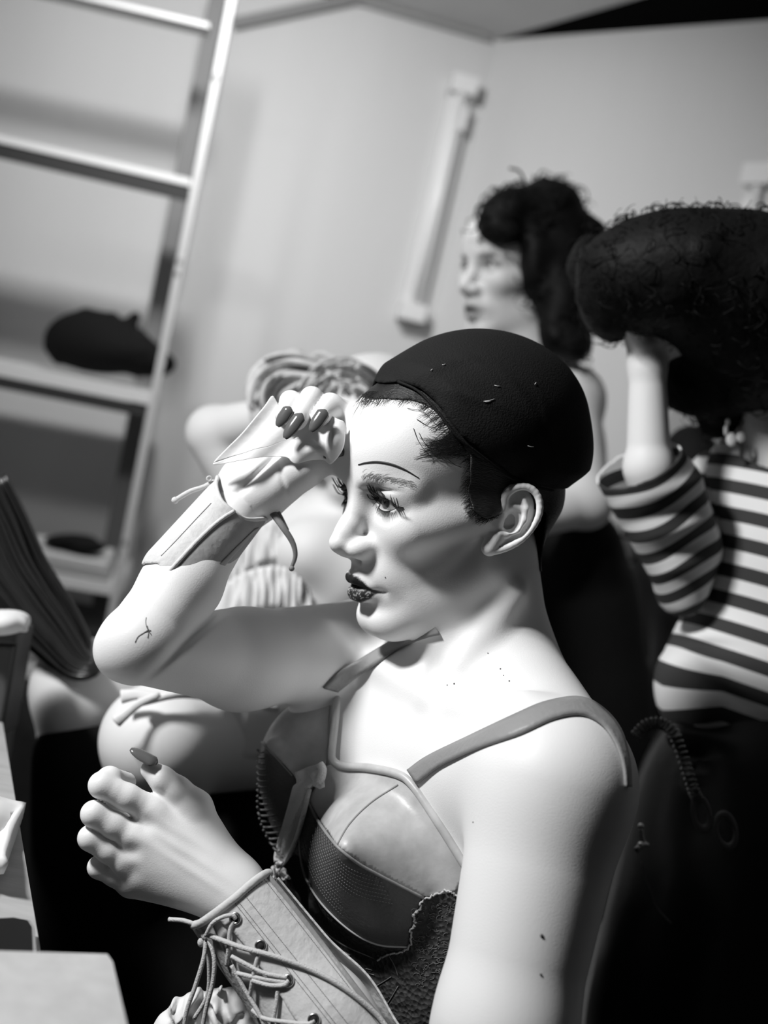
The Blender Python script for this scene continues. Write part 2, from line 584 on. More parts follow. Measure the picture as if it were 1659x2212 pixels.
def build_head():
    it = [he((-0.010, 0, 0.034), (0.097, 0.072, 0.080), 0),
          he((0.040, 0, 0.036), (0.056, 0.060, 0.056), 0.02),
          he((0.038, 0, -0.026), (0.047, 0.058, 0.056), 0.02),
          he((0.036, 0, -0.066), (0.044, 0.048, 0.037), 0.02),
          hc((0.0700, 0.006, -0.096), (0.0700, -0.006, -0.096), 0.0150, k=0.018)]
    it += both(hc, [(0.000, 0.054, -0.055), (0.064, 0.014, -0.098)], 0.013, 0.012, k=0.02)
    it += both(hc, [(0.062, 0.040, -0.020), (0.010, 0.060, -0.010)], 0.017, 0.012, k=0.02)
    it += both(hc, [(0.081, 0.012, 0.017), (0.064, 0.044, 0.014)], 0.0115, 0.009, k=0.012)
    # sockets
    it += both(he, [(0.094, 0.029, 0.002)], (0.019, 0.0185, 0.0125), 0.010, -1)
    # nose
    it += [hc((0.080, 0, 0.014), (0.1000, 0, -0.022), 0.0085, 0.0080, k=0.012),
           hc((0.098, 0, -0.020), (0.1068, 0, -0.0312), 0.0085, 0.0086, k=0.006),
           hc((0.100, 0, -0.037), (0.086, 0, -0.042), 0.0070, 0.0075, k=0.006)]
    it += both(he, [(0.0920, 0.0115, -0.0360)], (0.0125, 0.0075, 0.0085), 0.008, 1)
    it += both(he, [(0.0950, 0.0072, -0.0470)], (0.0078, 0.0040, 0.0058), 0.002, -1)
    # muzzle and lips
    it += [he((0.068, 0, -0.062), (0.0255, 0.026, 0.022), 0.014)]
    it += [hc((0.0945, 0.0040, -0.0610), (0.0850, 0.0130, -0.0660), 0.0052, 0.0038, k=0.005),
           hc((0.0945, -0.0040, -0.0610), (0.0850, -0.0130, -0.0660), 0.0052, 0.0038, k=0.005),
           hc((0.0850, 0.0130, -0.0660), (0.0765, 0.0200, -0.0705), 0.0038, 0.0020, k=0.004),
           hc((0.0850, -0.0130, -0.0660), (0.0765, -0.0200, -0.0705), 0.0038, 0.0020, k=0.004),
           hc((0.0900, 0.0050, -0.0750), (0.0775, 0.0175, -0.0725), 0.0062, 0.0028, k=0.005),
           hc((0.0900, -0.0050, -0.0750), (0.0775, -0.0175, -0.0725), 0.0062, 0.0028, k=0.005),
           hc((0.0900, 0.0050, -0.0750), (0.0900, -0.0050, -0.0750), 0.0062, k=0.004)]
    it += [hb((0.100, 0, -0.0683), (0.014, 0.014, 0.0014), -0.0026), hb((0.098, 0, -0.0540), (0.006, 0.003, 0.005), -0.0015)]
    it += both(hb, [(0.082, 0.0165, -0.0705)], (0.008, 0.007, 0.0014), -0.0015)
    it += [hb((0.083, 0, -0.0870), (0.012, 0.022, 0.0065), -0.0022)]
    it += both(hb, [(0.077, 0.0210, -0.071)], (0.010, 0.004, 0.005), -0.0018)
    it += both(hb, [(0.046, 0.052, -0.046)], (0.034, 0.022, 0.020), -0.0040)
    # lids round the eyeballs
    for s in (1, -1):
        lid = Grp([Ell(h(0.0715, s * 0.0295, 0.0035), (0.0150, 0.0165, 0.0140), HR, 0)])
        lid.k = 0.006; it.append(lid)
    for s in (1, -1):
        # almond opening, corners at the sides
        t = math.radians(18 * s)
        ax = np.array([HR[0] * math.cos(t) + HR[1] * math.sin(t), HR[1] * math.cos(t) - HR[0] * math.sin(t), HR[2]])
        q = math.radians(11) * s
        ax = np.array([ax[0], ax[1] * math.cos(q) - ax[2] * math.sin(q), ax[2] * math.cos(q) + ax[1] * math.sin(q)])
        it.append(Ell(h(0.0860, s * 0.0300, 0.0028), (0.0140, 0.0148, 0.0054), ax, 0.001, -1))
        it.append(hb((0.086, s * 0.0295, 0.0125), (0.008, 0.016, 0.0015), -0.0022))
    # eyeball hollow
    it += both(he, [(0.0705, 0.0295, 0.0035)], (0.0124, 0.0124, 0.0124), 0, -1)
    # ears
    for s in (1, -1):
        it.append(build_ear(s))
    return it


EARC = (-0.008, 0.0690, -0.015)


def build_ear(s):
    # local ear plane: e1 back, e2 up, e3 out; leaning back, standing off the skull
    F_, L_, U_ = HR[0], HR[1] * s, HR[2]
    a = math.radians(21)
    e2 = U_ * math.cos(a) - F_ * math.sin(a); e1 = -F_ * math.cos(a) - U_ * math.sin(a)
    b = math.radians(24)
    e3 = L_ * math.cos(b) + (-e1) * math.sin(b); e1 = e1 * math.cos(b) + L_ * math.sin(b)
    o = h(EARC[0], s * EARC[1], EARC[2]) + e3 * 0.004

    def q(x, y, z=0.0): return o + e1 * x + e2 * y + e3 * z
    ax = np.array([e1, e2, e3])
    body = [Ell(q(0.004, 0.004, -0.002), (0.0150, 0.0245, 0.0040), ax, 0),
            Cap(q(-0.006, -0.016, -0.001), q(-0.008, -0.025, -0.002), 0.0062, 0.0066, 0.006)]
    rim = [(-0.006, 0.008, 0.001), (-0.009, 0.017, 0.002), (-0.003, 0.0265, 0.004), (0.007, 0.0295, 0.005), (0.016, 0.0245, 0.005),
           (0.0205, 0.013, 0.005), (0.0185, 0.000, 0.004), (0.0120, -0.013, 0.003), (0.003, -0.022, 0.001), (-0.006, -0.0275, 0.0)]
    rim = [tuple(v) for v in spline(rim, 26)]
    for i in range(len(rim) - 1):
        body.append(Cap(q(*rim[i]), q(*rim[i + 1]), 0.0028, 0.0028, 0.001))
    body.append(Ell(q(0.006, 0.006, 0.0040), (0.0120, 0.0190, 0.0042), ax, 0.002, -1))
    anti = [(0.006, 0.0205, 0.0008), (0.0098, 0.013, 0.0025), (0.0108, 0.004, 0.003), (0.0080, -0.005, 0.003), (0.0010, -0.0110, 0.0022), (-0.0045, -0.0120, 0.003)]
    for i in range(len(anti) - 1):
        body.append(Cap(q(*anti[i]), q(*anti[i + 1]), 0.0026, 0.0026, 0.002))
    body.append(Cap(q(0.008, 0.012, 0.001), q(0.0005, 0.0125, 0.0005), 0.0024, 0.0018, 0.002))
    body.append(Ell(q(0.0015, 0.000, 0.0015), (0.0075, 0.0095, 0.0085), ax, 0.0015, -1))
    body.append(Cap(q(-0.0085, -0.001, 0.001), q(-0.0090, -0.007, 0.001), 0.0038, 0.0034, 0.003))
    g = Grp(body); g.k = 0.006
    g.R += 0.006
    return g


def finger(js, k=0.003, fk=0.006):
    """js: [(px, py, d, r), ...]"""
    it = [Cap(C(*a[:3]), C(*b[:3]), a[3], b[3], k) for a, b in zip(js[:-1], js[1:])]
    g = Grp(it); g.k = fk
    return g


# ---- near forearm and hand (her left)
W2 = C(505, 1925, 0.868)
MC2 = [(332, 1752, 0.868, 0.0112), (292, 1808, 0.862, 0.0112), (275, 1862, 0.864, 0.0108), (283, 1908, 0.872, 0.0100)]
palm2 = Grp([Cap(W2, C(*m_[:3]), 0.0205, m_[3] + 0.0005, 0.012) for m_ in MC2] +
            [Cap(C(484, 1885, 0.872), C(422, 1745, 0.876), 0.0185, 0.0115, 0.012),
             Cap(C(350, 1790, 0.885), C(330, 1860, 0.885), 0.016, 0.014, 0.012)] +
            [Bump(C(m_[0] + 6, m_[1], m_[2] - 0.011), 0.009, 0.0016) for m_ in MC2[:4]] +
            [Bump(C((a[0] + b[0]) / 2 + 2, (a[1] + b[1]) / 2, 0.850), 0.007, -0.0022) for a, b in zip(MC2[:-1], MC2[1:])] +
            [Bump(C(380 + 20 * i, 1800 + 42 * i, 0.848), (0.035, 0.003, 0.012), 0.0007, np.array([[0.85, -0.5, 0], [0.5, 0.85, 0], [0, 0, 1.]])) for i in range(3)] +
            [Bump(C(430, 1810, 0.848), (0.012, 0.020, 0.012), -0.0012)])
f2 = [finger([(332, 1752, 0.868, 0.0106), (275, 1722, 0.860, 0.0098), (220, 1696, 0.856, 0.0096), (236, 1683, 0.866, 0.0092), (272, 1690, 0.886, 0.0078)], 0.003, 0.005),
      finger([(292, 1808, 0.862, 0.0106), (245, 1782, 0.857, 0.0097), (203, 1758, 0.853, 0.0094), (222, 1752, 0.872, 0.0088), (262, 1775, 0.893, 0.0078)], 0.003, 0.004),
      finger([(275, 1862, 0.864, 0.0102), (235, 1836, 0.859, 0.0094), (196, 1810, 0.856, 0.0092), (216, 1808, 0.875, 0.0086), (255, 1830, 0.897, 0.0078)], 0.003, 0.004),
      finger([(283, 1908, 0.872, 0.0096), (248, 1890, 0.868, 0.0084), (214, 1873, 0.866, 0.0083), (230, 1868, 0.883, 0.0078), (264, 1880, 0.902, 0.0070)], 0.003, 0.004),
      finger([(424, 1742, 0.876, 0.0118), (384, 1706, 0.873, 0.0100), (350, 1683, 0.872, 0.0096), (324, 1663, 0.873, 0.0072)], 0.003, 0.007)]
EL2 = C(965, 2560, 0.800)
near_arm = Grp([Cap(W2, W2 * 0.55 + EL2 * 0.45, 0.0225, 0.031, 0.012), Cap(W2 * 0.55 + EL2 * 0.45, EL2, 0.031, 0.036, 0.02), palm2], 0)
near_fore = Hang(near_arm, f2, 0)
near_fore.k = 0.006

# ---- raised forearm and hand (her right)
W1 = C(523, 1082, 0.950)
EL1 = C(300, 1392, 0.835)
MC1 = [(702, 948, 0.950, 0.0120), (664, 930, 0.958, 0.0120), (625, 928, 0.962, 0.0112), (584, 945, 0.962, 0.0100)]
palm1 = Grp([Cap(W1, C(*m_[:3]), 0.0215, m_[3], 0.012) for m_ in MC1] +
            [Cap(C(575, 1062, 0.945), C(655, 1010, 0.925), 0.0215, 0.0165, 0.010),
             Cap(C(525, 1035, 0.948), C(555, 985, 0.950), 0.0185, 0.0160, 0.008),
             Bump(C(570, 1010, 0.925), (0.0032, 0.030, 0.016), -0.0050, np.array([[0.70, -0.71, 0], [0.71, 0.70, 0], [0, 0, 1.]])),
             Bump(C(604, 1018, 0.905), (0.0024, 0.020, 0.016), -0.0030, np.array([[0.96, 0.25, 0], [-0.25, 0.96, 0], [0, 0, 1.]]))])
f1 = [finger([(702, 948, 0.950, 0.0118), (723, 882, 0.948, 0.0092), (713, 874, 0.925, 0.0090), (692, 900, 0.900, 0.0078)], 0.003, 0.004),
      finger([(664, 930, 0.958, 0.0116), (682, 868, 0.952, 0.0090), (673, 860, 0.925, 0.0090), (642, 908, 0.898, 0.0078)], 0.003, 0.004),
      finger([(625, 928, 0.962, 0.0110), (638, 872, 0.955, 0.0090), (628, 868, 0.930, 0.0088), (614, 896, 0.905, 0.0078)], 0.003, 0.004),
      finger([(584, 945, 0.962, 0.0100), (598, 908, 0.965, 0.0088), (600, 905, 0.950, 0.0080), (596, 925, 0.935, 0.0070)], 0.004, 0.008),
      finger([(655, 1010, 0.925, 0.0135), (690, 985, 0.930, 0.0112), (724, 968, 0.928, 0.0085)], 0.004, 0.010)]
SH1 = C(800, 1402, 1.055)
mid1 = EL1 * 0.62 + W1 * 0.38
far_arm = Grp([Cap(SH1, C(520, 1424, 0.945), 0.046, 0.0390, 0.01), Cap(C(520, 1424, 0.945), EL1, 0.0385, 0.0285, 0.02), Cap(EL1, C(262, 1408, 0.835), 0.024, 0.0175, 0.015),
               Grp([Cap(EL1, mid1, 0.0285, 0.0285), Cap(mid1, W1, 0.0285, 0.0210, 0.015), palm1], 0.003)], 0)
far_arm.items.append(Bump(C(402, 1392, 0.875), (0.030, 0.0035, 0.06), -0.007, np.array([[0.72, 0.69, 0], [-0.69, 0.72, 0], [0, 0, 1.]])))
far_arm_h = Hang(far_arm, f1, 0)
far_arm_h.k = 0.012

# ---- torso
TL = np.array([0.50, -0.30, 0.80]); TL /= np.linalg.norm(TL)
TU0 = np.array([0.10, 1.0, 0.15]); TF = np.cross(TL, TU0); TF /= np.linalg.norm(TF)
if TF[0] > 0: TF = -TF
TU = np.cross(TF, TL); TU = TU if TU[1] > 0 else -TU
TAX = np.array([TF, TL, TU])
SH2 = C(1195, 1695, 0.825)
torso = [Ell(C(985, 1600, 0.985), (0.078, 0.150, 0.115), TAX, 0),
         Ell(C(950, 1900, 0.985), (0.098, 0.140, 0.180), TAX, 0.04),
         Ell(C(930, 2300, 0.985), (0.092, 0.125, 0.200), TAX, 0.04),
         Cap(C(1078, 1440, 0.965), C(1190, 1610, 0.875), 0.042, 0.046, 0.03),
         Cap(C(1060, 1440, 0.985), SH1, 0.038, 0.036, 0.03),
         Cap(SH2, C(905, 1640, 0.955), 0.052, 0.030, 0.03),
         Cap(C(1036, 1190, 0.966), C(1062, 1470, 0.968), 0.048, 0.053, 0.022),
         Cap(C(965, 1330, 0.940), C(978, 1480, 0.945), 0.028, 0.020, 0.02),
         # sternomastoid and collar bones
         Cap(C(1110, 1280, 0.922), C(962, 1485, 0.908), 0.010, 0.0075, 0.014),
         Cap(C(950, 1512, 0.905), C(1130, 1530, 0.835), 0.008, 0.009, 0.018),
         Cap(C(930, 1500, 0.915), C(800, 1420, 0.985), 0.007, 0.008, 0.018),
         Bump(C(940, 1462, 0.905), (0.008, 0.018, 0.03), -0.007), Bump(C(1040, 1500, 0.88), (0.028, 0.010, 0.03), -0.004)]
breast_near = [Ell(C(900, 1830, 0.935), (0.052, 0.056, 0.060), TAX, 0.03)]
breast_far = [Ell(C(712, 1650, 1.01), (0.060, 0.056, 0.060), TAX, 0.03)]
upper_arm2 = [Cap(SH2, C(1090, 2212, 0.780), 0.0560, 0.0455, 0.03), Cap(C(1090, 2212, 0.780), EL2, 0.0455, 0.040, 0.02)]
trunk = Grp(torso + breast_near + breast_far + build_head(), 0)
arm2 = Grp(upper_arm2 + [near_fore], 0.015)
arm2.k = 0.028
arm1 = far_arm_h
arm1.k = 0.022
BODY = Hang(trunk, [arm2, arm1], 0)
HQ = 0.0013




# ------------------------------------------------------------------ materials of the people
SKIN = mat('skin', 0.80, 0.48, bump=0.10, bscale=900, tint=True, spec=0.35)
BLACKCAP = mat('cap_mesh', 0.010, 0.75, bump=0.4, bscale=700, spec=0.15)
HAIR = mat('dark_hair', 0.012, 0.45, bump=0.6, bscale=260, stretch=(1, 1, 6), spec=0.35)
SATIN = mat('satin', 0.47, 0.42, bump=0.35, bscale=70, var=0.18, vscale=45, spec=0.5)
QUILT = mat('quilted_satin', 0.075, 0.40, bump=0.3, bscale=300, spec=0.4)
COTTON = mat('cotton_twill', 0.58, 0.75, bump=0.5, bscale=160, var=0.07, vscale=60, spec=0.2)
COTTON_D = mat('cotton_inside', 0.40, 0.8, bump=0.4, bscale=300, spec=0.2)
CORD = mat('cord', 0.60, 0.7, bump=0.5, bscale=900, spec=0.2)
THREAD = mat('thread', 0.45, 0.7)
THREAD_D = mat('dark_thread', 0.16, 0.7)
LACE = mat('dark_lace', 0.030, 0.7, bump=0.9, bscale=260, voro=True, var=0.6, vscale=200)
NAIL = mat('nail_polish', 0.11, 0.16, spec=0.6)
METAL = mat('nickel', 0.75, 0.22, 1.0)
INK = mat('ink', 0.02, 0.6)

PERSON = empty('seated_person', C(950, 2212, 0.95),
               'person in a black wig cap and satin bustier wiping the forehead with a raised hand', 'person')

# ------------------------------------------------------------------ body mesh
V, Q = polygonise(BODY, HQ)
L3 = hloc(V); tint = np.ones(len(V))
aL = np.abs(L3[:, 1]); head = (np.abs(L3) < 0.16).all(1)


def caps_d(pts, P):
    d = np.full(len(P), 9.0)
    for a, b, ra, rb in pts: d = np.minimum(d, Cap(a, b, ra, rb).ev(P))
    return d


Ls = L3.copy(); Ls[:, 1] = aL
A_ = lambda *v: np.array(v, float)


def poly_sd(Q_, poly):
    """signed distance to a 2-D polygon, negative inside"""
    poly = np.asarray(poly, float); d = np.full(len(Q_), 9.0)
    for i in range(len(poly)):
        a, b = poly[i - 1], poly[i]; ab = b - a; t = np.clip((Q_ - a) @ ab / (ab @ ab), 0, 1)
        d = np.minimum(d, np.linalg.norm(Q_ - a - t[:, None] * ab, axis=1))
    return np.where(in_poly(Q_, poly), -d, d)


LU = Ls[:, [1, 2]]; frontal = head & (Ls[:, 0] > 0.066)
up_m = np.clip(0.5 - poly_sd(LU, [(-0.004, -0.0592), (0.0035, -0.0568), (0.0085, -0.0585), (0.0140, -0.0640), (0.0200, -0.0712), (0.0120, -0.0702), (-0.004, -0.0688)]) / 0.0009, 0, 1) * frontal
lo_m = np.clip(0.5 - poly_sd(LU, [(-0.004, -0.0688), (0.0120, -0.0702), (0.0195, -0.0714), (0.0150, -0.0765), (0.0080, -0.0812), (-0.004, -0.0822)]) / 0.0009, 0, 1) * frontal
tint *= 1 - 0.98 * up_m
gl = np.where(rng.random(len(V)) < 0.20, 0.55, 0.035); tint = tint * (1 - lo_m) + gl * lo_m
# eye make-up: smoky crease and lower lid
e_c = np.array([0.082, 0.031, 0.0035])
dx = (Ls - e_c) / np.array([0.02, 0.0165, 0.0078]); smoke = np.exp(-(dx ** 2).sum(1) * 0.9)
tint *= np.where(head, 1 - 0.80 * smoke, 1)
bx = (Ls - np.array([0.086, 0.020, 0.0155])) / np.array([0.02, 0.007, 0.0028])
tint *= np.where(head, 1 - 0.45 * np.exp(-(bx ** 2).sum(1)), 1)
# cheek hollow: contour powder, deepened to paint in the shade falloff
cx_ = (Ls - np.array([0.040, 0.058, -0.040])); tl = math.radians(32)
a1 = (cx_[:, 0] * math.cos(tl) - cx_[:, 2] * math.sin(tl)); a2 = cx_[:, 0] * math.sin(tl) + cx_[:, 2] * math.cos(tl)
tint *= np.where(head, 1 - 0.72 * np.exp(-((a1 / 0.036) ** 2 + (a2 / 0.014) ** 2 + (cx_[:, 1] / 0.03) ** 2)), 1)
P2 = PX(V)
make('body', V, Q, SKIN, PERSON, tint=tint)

# ------------------------------------------------------------------ head: cap, hair, eyes
HEADB = Grp(build_head()[:-2])
HN = Grp([Off(Grp(torso + build_head()[:-2]), 0.0016), Cap(C(1142, 1075, 0.965), C(1112, 1215, 0.965), 0.030, 0.012, 0.012)])
cap_line = [(797, 806), (815, 817), (860, 824), (905, 846), (950, 895), (985, 940), (1040, 985), (1100, 1030), (1150, 1050), (1195, 1060), (1238, 1054)]
hair_line = [(779, 856), (800, 868), (842, 861), (889, 864), (927, 880), (952, 906), (974, 938), (990, 958), (1012, 985), (1010, 1030), (1007, 1070), (1017, 1105),
             (1045, 1125), (1075, 1112), (1100, 1085), (1178, 1110), (1172, 1190), (1166, 1260), (1165, 1320)]


def fu_poly(line, up):
    P = hloc(drape(HN, line, 0.0))[:, [0, 2]]
    p = [tuple(v) for v in P]
    return p + [(-0.3, p[-1][1]), (-0.3, 0.3), (0.3, 0.3), (0.3, up)]


CAPN = Grp([Off(HEADB, 0.004), Ell(h(-0.026, 0, 0.054), (0.102, 0.083, 0.083), HR, 0.008), Ell(h(-0.060, 0.01, 0.032), (0.061, 0.069, 0.056), HR, 0.010), Ell(h(0.022, 0, 0.074), (0.066, 0.062, 0.040), HR, 0.012)], 0)
CAPN = Grp([CAPN] + [Bump(C(x, y, 0.87), (r_, 0.004, 0.03), a_, np.array([[math.cos(t_), math.sin(t_), 0], [-math.sin(t_), math.cos(t_), 0], [0, 0, 1.]]))
                     for x, y, r_, a_, t_ in ((900, 800, .03, .0014, .3), (950, 770, .03, .0012, .1), (1060, 790, .03, .0013, -.5), (1150, 870, .04, .0014, -.9),
                                              (1210, 960, .04, .0014, -1.3), (1100, 930, .05, .0010, -.8), (1000, 850, .04, .0010, -.3), (880, 830, .03, .001, .5))])
v, q = polygonise(CAPN, 0.0022, HO - 0.17, HO + 0.17)
l3 = hloc(v); kp = in_poly(l3[:, [0, 2]], fu_poly(cap_line, 0.075))
v, q = submesh(v, q, kp); v = relax_rim(v, q, 6)
w_ = np.clip(1 + poly_sd(hloc(v)[:, [0, 2]], fu_poly(cap_line, 0.075)) / 0.016, 0, 1)[:, None] ** 1.5     # the hem hugs the head
v = v - grad(HN, v) * np.clip(HN.ev(v) - 0.0016, -0.004, 0.02)[:, None] * w_
v2, q2 = shell(v, q, 0.0015)
cap_o = make('wig_cap', v2, q2, BLACKCAP, PERSON)
mb = MB().tube(drape(HN, cap_line[2:-1], 0.0022, dense=60), 0.0012)
mb.build('cap_hem', BLACKCAP, cap_o)
for a, b in (((1068, 832), (1080, 834)), ((1045, 867), (1068, 862)), ((1060, 866), (1048, 868)), ((1140, 963), (1153, 965)), ((955, 788), (962, 786)), ((930, 800), (934, 797)), ((1155, 830), (1158, 826))):
    MB().tube(drape(CAPN, [a, ((a[0] + b[0]) / 2, (a[1] + b[1]) / 2 + 1), b], 0.0006), 0.00028, 4).build('lint', mat('lint', 0.6, 0.8), cap_o)

HN = Grp([Off(Grp(torso + build_head()[:-2]), 0.0016), Cap(C(1142, 1075, 0.965), C(1112, 1215, 0.965), 0.030, 0.012, 0.012)])
v, q = polygonise(HN, 0.0018, HO - 0.16, HO + 0.16)
l3 = hloc(v); kp = in_poly(l3[:, [0, 2]], fu_poly(hair_line, 0.06)) & (l3[:, 2] > -0.066) & ((l3[:, 2] > -0.05) | (l3[:, 0] < -0.02))
v, q = submesh(v, q, kp); v = relax_rim(v, q, 3); v, q = shell(v, q, 0.0012)
hair_o = make('hair', v, q, HAIR, PERSON)
st = MB()


SB = []


def strand(p, r=0.00016, off=0.0012, n=9): SB.append((spline(p, n), r, off))


hl = spline(hair_line[:14], 160)
for i in range(420):
    t = rng.random(); a = hl[int(t * 159)]
    if a[0] < 930: dirv = np.array([rng.normal(-8, 4), rng.uniform(4, 18)]) if a[0] < 880 else np.array([rng.normal(-12, 5), rng.uniform(2, 12)])
    elif a[1] < 990: dirv = np.array([-rng.uniform(8, 34), rng.uniform(-2, 22)])
    else: dirv = np.array([-rng.uniform(4, 16), rng.uniform(-2, 14)])
    b0 = a - dirv * 0.7 + rng.normal(0, 2, 2)
    strand([b0, (b0 + a + dirv) / 2 + rng.normal(0, 2, 2), a + dirv])
for i in range(130):                          # the loose tuft at the temple
    s0 = np.array([1000, 950]) + rng.normal(0, 1, 2) * (14, 20)
    e0 = np.array([938, 968]) + rng.normal(0, 1, 2) * (18, 13)
    strand([s0, (s0 + e0) / 2 + np.array([0, rng.uniform(0, 12)]), e0], 0.00020)
for p in ([(905, 935), (918, 958), (940, 976), (968, 1003)], [(893, 925), (905, 955), (930, 985), (960, 1000)], [(880, 882), (915, 890), (940, 915), (960, 925)],
          [(900, 905), (925, 920), (950, 925)], [(965, 990), (985, 1005), (1005, 1010)]):
    strand(p, 0.00025, n=14)
for i in range(16):
    x = rng.uniform(1035, 1105); y = rng.uniform(1045, 1075)
    strand([(x, y), (x - 6, y + 16), (x - 14, y + 32)], 0.00018, 0.002)
for i in range(14):                          # flyaways over the brow edge
    x0 = rng.uniform(775, 800); strand([(x0 + 18, 845), (x0, 858), (x0 - rng.uniform(15, 30), rng.uniform(868, 905))], 0.00018, 0.001)
for (l_, r, off), P in zip(SB, drape_many(HN, [b[0] for b in SB], 0.0012)):
    st.tube(P, np.linspace(r, r * 0.45, len(P)), 4)
st.build('hair_strands', HAIR, hair_o)

IRIS = mat('iris', 0.07, 0.3, var=0.5, vscale=800); PUP = mat('pupil', 0.004, 0.1); SCL = mat('sclera', 0.85, 0.12)
gaze = HR[0] * 0.93 + HR[1] * 0.02 + HR[2] * 0.02
gaze = gaze / np.linalg.norm(gaze)
for s in (1, -1):
    ec = h(0.0705, s * 0.0295, 0.0035)
    a = np.cross(gaze, [0, 1, 0]); a /= np.linalg.norm(a); b = np.cross(gaze, a)
    eo = MB().ball(ec, 0.0122, 20).build('eyeball', SCL, PERSON)
    for r0, r1, mt, nm, off in ((0.0, 0.0062, IRIS, 'iris', 0.00012), (0, 0.0026, PUP, 'pupil', 0.00028)):
        mbb = MB(); VV = []; FF = []
        for i in range(7):
            rr = r1 * i / 6
            for k in range(32):
                t = k * math.pi / 16
                VV.append(ec + gaze * (math.sqrt(0.0122 ** 2 - rr ** 2) + off) + (a * math.cos(t) + b * math.sin(t)) * rr)
        for i in range(6):
            for k in range(32): FF.append((i * 32 + k, i * 32 + (k + 1) % 32, (i + 1) * 32 + (k + 1) % 32, (i + 1) * 32 + k))
        mbb.add(VV, FF).build(nm, mt, eo)


# lid margins, liner and lashes are laid on the lids in head space, mirrored for the far eye
def hproj(s, l, u, f0=0.12, off=0.0):
    """from in front of the face, back along the face axis, onto the skin"""
    p = h(f0, s * l, u)
    for _ in range(60):
        v_ = HEADB.ev(p[None])[0] - off
        if v_ < 1e-4: break
        p = p - HR[0] * v_ * 0.7
        if hloc(p)[0] < 0.058: break
    return p


FACEN = HEADB
for s in (1, -1):
    mk = MB(); lash = MB()
    top = [(0.0160, 0.0035), (0.0190, 0.0078), (0.0245, 0.0098), (0.0310, 0.0088), (0.0370, 0.0050), (0.0425, 0.0012), (0.0475, 0.0000)]
    bot = [(0.0175, 0.0020), (0.0240, -0.0012), (0.0300, -0.0034), (0.0365, -0.0034), (0.0425, -0.0004)]
    T = np.array([hproj(s, l, u) for l, u in spline(top, 26)]); Bt = np.array([hproj(s, l, u) for l, u in spline(bot, 20)])
    wtop = 0.0010 + 0.0013 * np.sin(np.linspace(0.35, 2.6, 26)); wtop[-5:] = np.linspace(0.0014, 0.0004, 5)
    mk.tube(T + HR[0] * 0.0002, wtop, 7); mk.tube(Bt + HR[0] * 0.0001, 0.00045, 5)
    mk.build('eyeliner', INK, PERSON)
    for i in range(64):
        t = rng.random(); j = min(int(t * 25), 24); p = T[j]; f = j / 24
        side = HR[1] * s * (f - 0.35) * 1.3
        d = HR[0] * 1.0 + side + HR[2] * 0.50; d /= np.linalg.norm(d)
        ln = 0.0082 + 0.0025 * f + rng.normal(0, 0.0008)
        c1 = p + d * ln * 0.55 - HR[2] * 0.0010; c2 = p + d * ln + HR[2] * ln * 0.45 + HR[1] * rng.normal(0, 0.0006)
        lash.tube(spline([p, c1, c2], 6), np.linspace(0.00036, 0.00009, 6), 4)
    for i in range(34):
        j = min(int(rng.random() * 19), 18); p = Bt[j]
        d = HR[0] * 0.55 + HR[1] * s * (j / 19 - 0.4) - HR[2] * 0.9; d /= np.linalg.norm(d)
        lash.tube([p, p + d * 0.0030, p + d * 0.0048 - HR[2] * 0.0004], [0.00022, 0.00018, 0.00007], 4)
    lash.build('eyelashes', INK, PERSON)

# drawn brows and the pale natural brow hairs below them
br = MB()
P = drape(HEADB, [(774, 1004), (790, 1000), (815, 998), (845, 1003), (875, 1015), (905, 1033)], 0.0001, dense=40)
br.tube(P, 0.0003 + 0.0006 * np.sin(np.linspace(0.3, 3.0, 40)), 5)
P = drape(HEADB, [(733, 990), (737, 996), (742, 1003)], 0.0001, dense=8); br.tube(P, 0.0005, 5)
br.build('eyebrow', INK, PERSON)
bh = MB(); BB = []
for i in range(150):
    t = rng.random(); x = 778 + 108 * t; y = 1030 + 2 * math.sin(t * 3) + 14 * t * t + rng.normal(0, 3.5)
    dx_ = 7 + 4 * t; dy_ = -10 + 14 * t
    BB.append(np.array([(x, y), (x + dx_ * 0.6, y + dy_ * 0.5 - 1), (x + dx_ * 1.4, y + dy_ + 1)]))
for P in drape_many(HEADB, BB, 0.0003): bh.tube(P, [0.0001, 0.00008, 0.00003], 4)
bh.build('brow_hairs', mat('brow_hair', 0.30, 0.6), PERSON)

# moles and the small tattoo
for x, y, r in ((981, 1477, 2.2), (966, 1480, 1.6), (1081, 1445, 2.0), (1088, 1459, 1.3), (1100, 1471, 2.0), (1022, 1776, 1.6), (1170, 2021, 3.6), (1168, 2105, 2.5), (832, 1247, 1.5), (1080, 1181, 1.6), (1054, 1411, 1.4)):
    P = drape(BODY, [(x, y)], 0.0)[0]; MB().ball(P, r * 0.00034, 5).build('mole', mat('mole', 0.08, 0.6), PERSON)
tt = MB()
for p in ([(316, 1334), (315, 1345), (318, 1358), (327, 1372)], [(292, 1388), (298, 1376), (308, 1369), (322, 1360)], [(318, 1352), (321, 1366), (319, 1378)], [(312, 1366), (326, 1362)]):
    P = drape(BODY, p, -0.0001, dense=10); tt.tube(P, 0.0004, 4)
tt.build('tattoo', mat('tattoo_ink', 0.10, 0.7), PERSON)


